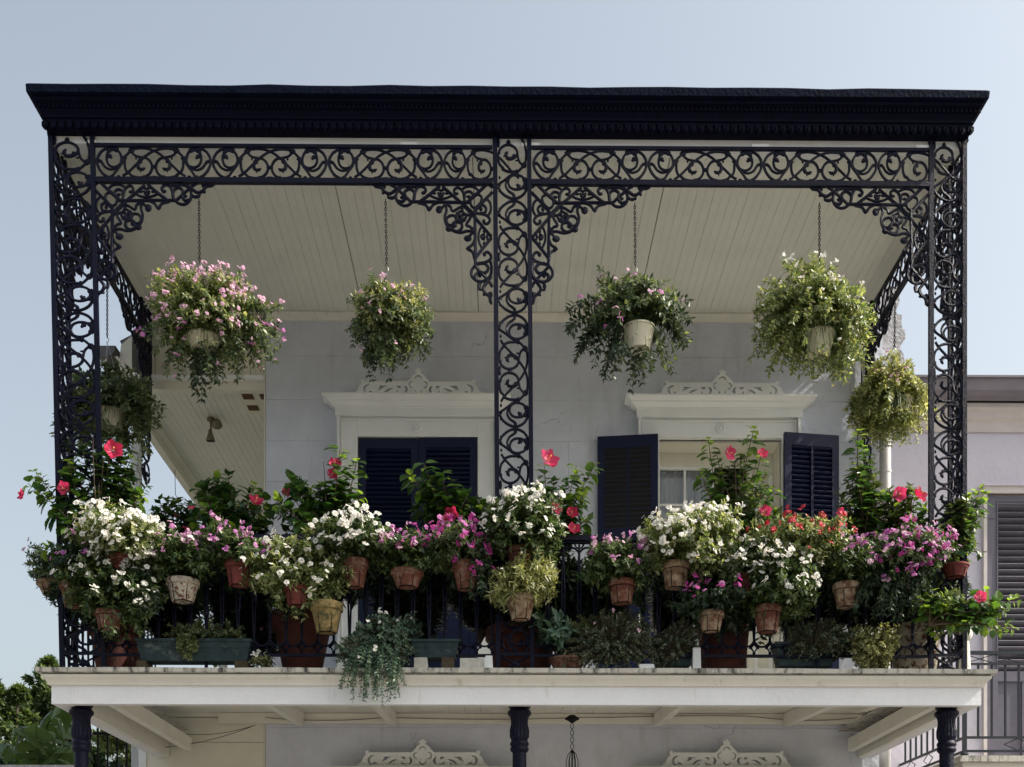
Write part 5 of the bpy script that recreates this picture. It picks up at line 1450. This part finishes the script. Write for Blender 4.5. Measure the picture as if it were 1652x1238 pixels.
shrub('purple flowered plant low behind the long trough', (415,1065), (375,455,960,1075), 8.5, 60, 'lf_dark', .04, 215, 'mauve', 10, bs=.014)
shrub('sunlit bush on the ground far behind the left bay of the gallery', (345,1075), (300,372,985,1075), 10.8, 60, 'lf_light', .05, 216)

# low plants at the floor edge
YE = 7.80
shrub('silvery green trailing plant hanging over the white fascia', (612,1055), (548,665,1000,1085), YE, 260, 'lf_silver', .024, 221, 'white', 6, bs=.014, ry=.16, step=.016)
grow(bpy.data.objects['shrub.016'], W(605,1050,YE), (545,662,1040,1142), YE-.12, .06, 60, 'lf_silver', .022, 'white', 4, seed=222, mode='trail', bs=.016, step=.016)
shrub('small silvery green plant beside the short green trough', (658,1045), (630,682,995,1045), 7.95, 70, 'lf_silver', .022, 223, 'white', 3, bs=.012, step=.016)
shrub('wide wiry shrub of tiny leaves spilling over the floor edge', (985,1070), (905,1065,985,1088), YE+.06, 330, 'lf_wiry', .017, 224, 'pink', 5, bs=.013, ry=.16, step=.014)
grow(bpy.data.objects['shrub.018'], W(975,1055,YE), (905,1020,985,1050), YE+.12, .1, 90, 'lf_yellow', .018, None, 0, seed=225, step=.016)
shrub('grey green wiry shrub in front of the short dark trough', (1082,1066), (1045,1128,1000,1075), YE+.08, 130, 'lf_wiry', .017, 226, ry=.12, step=.015)
shrub('grey green wiry shrub in the dark trough on the right', (1310,1060), (1258,1375,995,1070), YE+.1, 190, 'lf_wiry', .018, 227, ry=.14, step=.015)
shrub('yellow green bushy plant overhanging the floor edge on the right', (1408,1068), (1366,1452,1003,1085), YE, 240, 'lf_yellow', .02, 228, 'white', 8, bs=.010, ry=.15, step=.015)
shrub('tangle of fine stems on the floor by the right planter', (1345,1068), (1335,1400,1010,1060), YE+.15, 60, 'lf_silver', .02, 229, step=.016)
shrub('small fern like plant in the middle of the long green trough', (310,1040), (262,345,1010,1045), 7.93, 60, 'lf_mid', .022, 230, step=.016)
grow(bpy.data.objects['shrub.023'], W(300,1036,7.90), (285,318,1025,1062), 7.82, .04, 40, 'lf_light', .020, None, 0, seed=231, mode='trail', step=.014)
shrub('small seedlings at the right end of the long green trough', (370,1040), (345,398,1010,1040), 7.93, 40, 'lf_mid', .022, 232, step=.016)
shrub('blue green jagged leaved plant at the foot of the middle column', (890,1050), (862,925,990,1050), 7.95, 26, 'lf_silver', .07, 233, lw=.5, step=.04)
shrub('tiny white flowered creeper at the floor edge beside the long trough', (425,1075), (408,440,1058,1082), 7.9, 36, 'lf_light', .016, 234, 'white', 8, bs=.012)

# large white veined leaves
for (px, py, s_, rot, lab) in ((893,925,.17,2.2,'large pale variegated leaf beside the yellowish grassy plant'), (957,965,.15,.9,'large pale leaf glowing behind the railing right of the middle column')):
    t = thing('variegated_leaf', lab, 'leaf', tuple(W(px, py, 7.98)))
    me = hib_leaf(3).mesh('leaf', 'lf_white', recalc=False)
    R = face_rot((.3,-1,.3), rot)
    inst('blade', me, t, W(px, py, 7.98), R, s_)
    part('stalk', MB().tube([W(px, py, 7.98), W(px + 4, py + 60, 8.05), W(px + 2, 1060, 8.1)], .004, 5), 'stem', t)

# ---- troughs, low pots and blocks along the floor
def trough(label, x0, x1, yt, yb, Y, dep, m='tin', seed=1):
    a, b = WX(x0, Y), WX(x1, Y); zt, zb_ = WZ(yt, Y), WZ(yb, Y); i = .03
    t = thing('planter_trough', label, 'trough', ((a+b)/2, Y, zb_))
    vs = [(a+i,Y+.02,zb_),(b-i,Y+.02,zb_),(b-i,Y+dep-.02,zb_),(a+i,Y+dep-.02,zb_),(a,Y,zt),(b,Y,zt),(b,Y+dep,zt),(a,Y+dep,zt)]
    part('trough', MB().add(vs, [(0,3,2,1),(0,1,5,4),(1,2,6,5),(2,3,7,6),(3,0,4,7)]), m, t)
    e = .007
    part('lip', MB().box(a-e, b+e, Y-e, Y+.004, zt-.016, zt+.002).box(a-e, b+e, Y+dep-.004, Y+dep+e, zt-.016, zt+.002).box(a-e, a+.004, Y+.005, Y+dep-.005, zt-.016, zt+.0018).box(b-.004, b+e, Y+.005, Y+dep-.005, zt-.016, zt+.0018), m, t)
    zm = zb_ + (zt-zb_)*.62
    part('rib', MB().box(a+.010, b-.010, Y+.004, Y+.012, zm-.004, zm+.004), m, t)
    for q in (.33, .78): part('seam', MB().box(a+(b-a)*q-.003, a+(b-a)*q+.003, Y+.0, Y+.008, zb_+.06, zt-.018), m, t)
    part('soil', MB().box(a+.01, b-.01, Y+.012, Y+dep-.01, zt-.05, zt-.018), 'soil', t)
    return t
YF_ = 7.84
trough('long green painted tin trough on the floor edge under the left bay', 219, 404, 1032, 1066, YF_, .17)
trough('short green painted tin trough right of the silvery trailing plant', 662, 741, 1032, 1060, YF_, .17)
trough('short dark trough right of the wide wiry shrub', 1052, 1122, 1036, 1072, YF_+.06, .16)
trough('dark trough between the two wiry shrubs on the right', 1252, 1350, 1035, 1072, YF_+.06, .16)
def block(label, x0, x1, yt, yb, Y, dep, m, cat='block', nme='block'):
    a, b = WX(x0, Y), WX(x1, Y); zt, zb_ = WZ(yt, Y), max(ZF + .001, WZ(yb, Y))
    mb = MB(); c = .004
    mb.extrude_y([(a+c,zb_),(b-c,zb_),(b,zb_+c),(b-.003,zt-c),(b-c-.003,zt),(a+c+.002,zt),(a,zt-c),(a,zb_+c)], Y, Y+dep)
    o = link(nme, mb.mesh(nme, m)); return tag(o, label, cat)
block('wooden block under the right end of the long green trough', 378, 400, 1067, 1078, YF_+.01, .14, 'wood')
block('wooden block under the left end of the long green trough', 220, 236, 1067, 1078, YF_+.01, .14, 'wood')
block('brown wooden block under the right end of the short green trough', 712, 733, 1061, 1078, YF_-.01, .16, 'wood')
block('pale block under the left end of the short green trough', 668, 690, 1061, 1078, YF_+.02, .14, 'stone')
block('grey green weathered brick beside the short green trough', 742, 781, 1062, 1078, YF_, .12, 'stone')
block('white painted stone block left of the large dark planter', 783, 795, 1058, 1078, YF_-.01, .12, 'trim')
block('small white block left of the deep red planter', 1118, 1131, 1044, 1078, YF_+.02, .1, 'trim')
block('low flat white tile by the short dark trough', 1032, 1056, 1071, 1078, YF_-.02, .1, 'trim')
t = thing('flower_pot', 'low terracotta bowl on the floor left of the wide wiry shrub', 'flower pot', (WX(915,YF_+.1), YF_+.1, ZF))
pot(t, 915, 1056, 60, 1080, 46, YF_+.1, 'terra', False, False)
t = thing('flower_pot', 'mossy low pot under the yellow green bushy plant', 'flower pot', (WX(1410,YF_+.1), YF_+.1, ZF))
pot(t, 1412, 1050, 52, 1080, 38, YF_+.08, 'terra_moss', True, False)
t = thing('flower_pot', 'dark blue grey glazed pot behind the silvery trailing plant', 'flower pot', (WX(645,YF_+.2), YF_+.2, ZF))
pot(t, 640, 1034, 46, 1080, 34, YF_+.2, 'bluestone', False, False)
t = thing('flower_pot', 'terracotta pot behind the silvery trailing plant on the floor edge', 'flower pot', (WX(600,YF_+.1), YF_+.1, ZF))
pot(t, 603, 1050, 50, 1080, 36, YF_+.08, 'terra', True, False)
# small garden stones
for px, w_, yt, lab in ((833, 19, 1058, 'rounded blue grey garden stone with a dark spot of painted shade, left of the pair'), (871, 17, 1062, 'rounded blue grey garden stone, right of the pair')):
    t = thing('garden_stone', lab, 'ornament', (WX(px, YF_), YF_, ZF))
    k = YF_/FPX; zt = WZ(yt, YF_); h = zt - ZF; R = w_/2*k
    part('stone', MB().lathe([(.001, 0), (R, .002), (R*1.05, h*.4), (R*.95, h*.7), (R*.6, h*.93), (.001, h)], (WX(px, YF_), YF_+.03, ZF+.001), 16), 'bluestone', t, smooth=True)
    part('shade_spot', MB().lathe([(.001, .004), (R*.4, .003), (R*.5, -.003)], n=12), 'dark', t)  # dark disc on the stone's face, painted shade in place of a real recess
    o = t.children[-1]; o.matrix_local = Matrix.Translation((0, .03 - R*1.02, h*.55)) @ RX90
t = thing('stone_ball', 'pale stone ball seen through the bars at the right corner column', 'ornament', tuple(W(1556, 1024, 8.3)))
bp_ = W(1556, 1024, 8.3)
part('ball', MB().lathe([(.055*math.sin(math.pi*k/10)+.0005, -.055*math.cos(math.pi*k/10)) for k in range(11)], tuple(bp_), 20), 'stone', t, smooth=True)
part('pedestal', MB().lathe([(.05, ZF + .04 - bp_.z), (.045, -.3), (.035, -.08), (.03, -.05)], tuple(bp_), 16), 'stone', t, smooth=True)

# ------------------------------------------------------------------ background greenery at the lower left
def clump_tree(name, label, cat, x, Y, z0, crowns, leaf, ll, seed, trunk_r=.12, nper=420):
    t = thing(name, label, cat, (x, Y, 0)); rr = np.random.RandomState(seed); r = random.Random(seed)
    Pm, Dm, Nm, Lm, Wm = [], [], [], [], []
    mb = MB(); top = max(c[2] for c in crowns)
    mb.tube([(x, Y, 0), (x + .1, Y, z0), (x, Y, top - .2)], [trunk_r, trunk_r*.8, trunk_r*.3], 8)
    for (cx, cy, cz, R) in crowns:
        mb.tube([(x, Y, z0), ((x+cx)/2, (Y+cy)/2, (z0+cz)/2 + .1), (cx, cy, cz)], [trunk_r*.5, trunk_r*.35, .02], 5)
        ncl = 26
        for k in range(ncl):
            d = rr.normal(size=3); d /= np.linalg.norm(d); cc = np.array([cx, cy, cz]) + d*R*(.45 + .55*rr.rand())*np.array([1,1,.9])
            m = nper // ncl
            off = rr.normal(size=(m, 3))*R*.13
            dd = d[None]*.6 + rr.normal(size=(m, 3))*.7; dd[:, 2] -= .1
            Pm.append(cc + off); Dm.append(dd); Nm.append(rr.normal(size=(m, 3))*.5 + np.array([0, -.2, 1]))
            s_ = ll*(.6 + .7*rr.rand(m)); Lm.append(s_); Wm.append(s_*.5)
    part('trunk', mb, 'bark', t)
    link('crown', leaves_mesh('crown', np.concatenate(Pm), np.concatenate(Dm), np.concatenate(Nm), np.concatenate(Lm), np.concatenate(Wm), leaf), t, Matrix(), 'stuff')
def cr(*l): 
    return [(W(px, py, Y).x, Y + dy, W(px, py, Y).z, R*Y/FPX) for px, py, R, Y, dy in l]
clump_tree('tree', 'bushy green tree rising behind the left end of the white fascia', 'tree', W(75,1100,22).x, 22, 2.5, cr((75,1100,26,22,0),(60,1130,30,22,.3),(95,1140,30,22,-.3),(40,1150,26,22,.2),(78,1075,14,22,0),(100,1175,34,22,.2),(58,1170,34,22,-.3)), 'lf_tree', .10, 301, nper=2600)
clump_tree('tree', 'darker green tree at the left edge behind the banana leaves', 'tree', W(12,1160,19).x, 19, 2, cr((10,1140,24,19,0),(28,1165,26,19,.2),(-15,1160,30,19,0),(8,1195,34,19,-.2),(30,1120,12,19,0),(-10,1115,16,19,0)), 'lf_tree', .09, 302, nper=2400)
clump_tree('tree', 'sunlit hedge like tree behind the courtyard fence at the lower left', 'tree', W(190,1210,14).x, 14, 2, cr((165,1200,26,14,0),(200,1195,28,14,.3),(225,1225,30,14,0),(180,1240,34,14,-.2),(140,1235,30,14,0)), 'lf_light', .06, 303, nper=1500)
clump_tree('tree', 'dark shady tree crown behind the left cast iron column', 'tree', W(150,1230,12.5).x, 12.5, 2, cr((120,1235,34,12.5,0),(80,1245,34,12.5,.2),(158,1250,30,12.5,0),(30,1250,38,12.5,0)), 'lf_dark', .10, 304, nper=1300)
# banana plant
bt = thing('banana_plant', 'banana plant with broad split leaves at the lower left corner', 'plant', (W(60,1230,10.6).x, 10.6, 0))
br = W(62, 1300, 10.6)
part('stalk', MB().tube([(br.x, 10.6, .02), (br.x + .05, 10.6, br.z)], [.11, .07], 10), 'stem', bt)
def banana_leaf(a, mid, b, w, seed, droop=.25):
    a, mid, b = Vector(a), Vector(mid), Vector(b); r = random.Random(seed); n = 22; mb = MB()
    pts = [bez(a, mid, b, k/n) for k in range(n+1)]
    for side in (1, -1):
        k = 0
        while k < n:
            run = r.randint(2, 5); e = min(n, k + run)
            gap = .22 if e < n else 0
            drp = droop * r.uniform(.6, 1.5)
            vs = []
            for j in range(k, e + 1):
                t = j/n; ww = w*math.sin(math.pi*min(1, (t*.94+.06)))**.55
                tg = (pts[min(n, j+1)] - pts[max(0, j-1)]).normalized()
                sdir = tg.cross(Vector((0,0,1)) if abs(tg.z) < .85 else Vector((0,-1,0))).normalized() * side
                frac = (j-k)/(e-k)
                adj = 1 - (gap if j == e else 0)
                pj = pts[j] - (tg*.02 if j == e and e < n else Vector())
                vs += [pj, pj + sdir*ww*.55*adj + Vector((0,0,-.08*ww)), pj + sdir*ww*.98*adj + Vector((0,0,-drp*ww))]
            fs = []
            for j in range(e - k):
                q = 3*j
                fs += [(q, q+3, q+4, q+1), (q+1, q+4, q+5, q+2)]
            mb.add(vs, fs); k = e
    lf = part('leaf', mb, 'lf_banana', bt)
    part('midrib', MB().tube(pts, [.014 - .010*k/n for k in range(n+1)], 5), 'stem', lf)
B_ = lambda x, y, Y: W(x, y, Y)
banana_leaf(B_(62,1260,10.6), B_(58,1160,10.5), B_(118,1128,10.2), .15, 1, .9)
banana_leaf(B_(60,1262,10.6), B_(66,1150,10.3), B_(22,1178,10.0), .16, 2, 1.1)
banana_leaf(B_(64,1262,10.6), B_(90,1190,10.8), B_(100,1152,11.0), .26, 3, .3)
banana_leaf(B_(58,1264,10.6), B_(30,1180,10.7), B_(-10,1205,10.6), .26, 4, .5)
banana_leaf(B_(62,1262,10.6), B_(60,1215,10.2), B_(58,1165,10.0), .17, 5, .15)
banana_leaf(B_(66,1264,10.6), B_(110,1180,10.4), B_(140,1215,10.3), .24, 6, .5)
# courtyard fence
ft = thing('courtyard_fence', 'dark iron picket fence in front of the sunlit tree at the lower left', 'fence', (W(190,1238,12).x, 12, 0))
fm = MB().box(-.008, .008, -.008, .008, 0, 1.0).mesh('picket', 'wire')
x = W(158, 1200, 12).x
ztop = WZ(1172, 12)
while x < W(232, 1200, 12).x:
    inst('picket', fm, ft, (x, 12, .0), scale=(1, 1, ztop)); x += .10
part('rail', MB().box(W(150,1200,12).x, W(240,1200,12).x, 11.975, 11.987, ztop - .1, ztop - .07), 'wire', ft)
# low garden wall of the courtyard, its coping at the bottom edge of the picture
gw = thing('garden_wall', 'grey garden wall with a flat coping at the lower left corner', 'wall', (W(60,1238,9.6).x, 9.6, 0))
gwx0, gwx1 = W(-60,1238,9.6).x, W(120,1238,9.6).x
part('wall', MB().box(gwx0, gwx1, 9.6, 9.75, .1, WZ(1245, 9.6)), 'rough', gw)
part('coping', MB().box(gwx0, gwx1 + .02, 9.57, 9.78, WZ(1245, 9.6) + .001, WZ(1236, 9.6)), 'rough', gw)
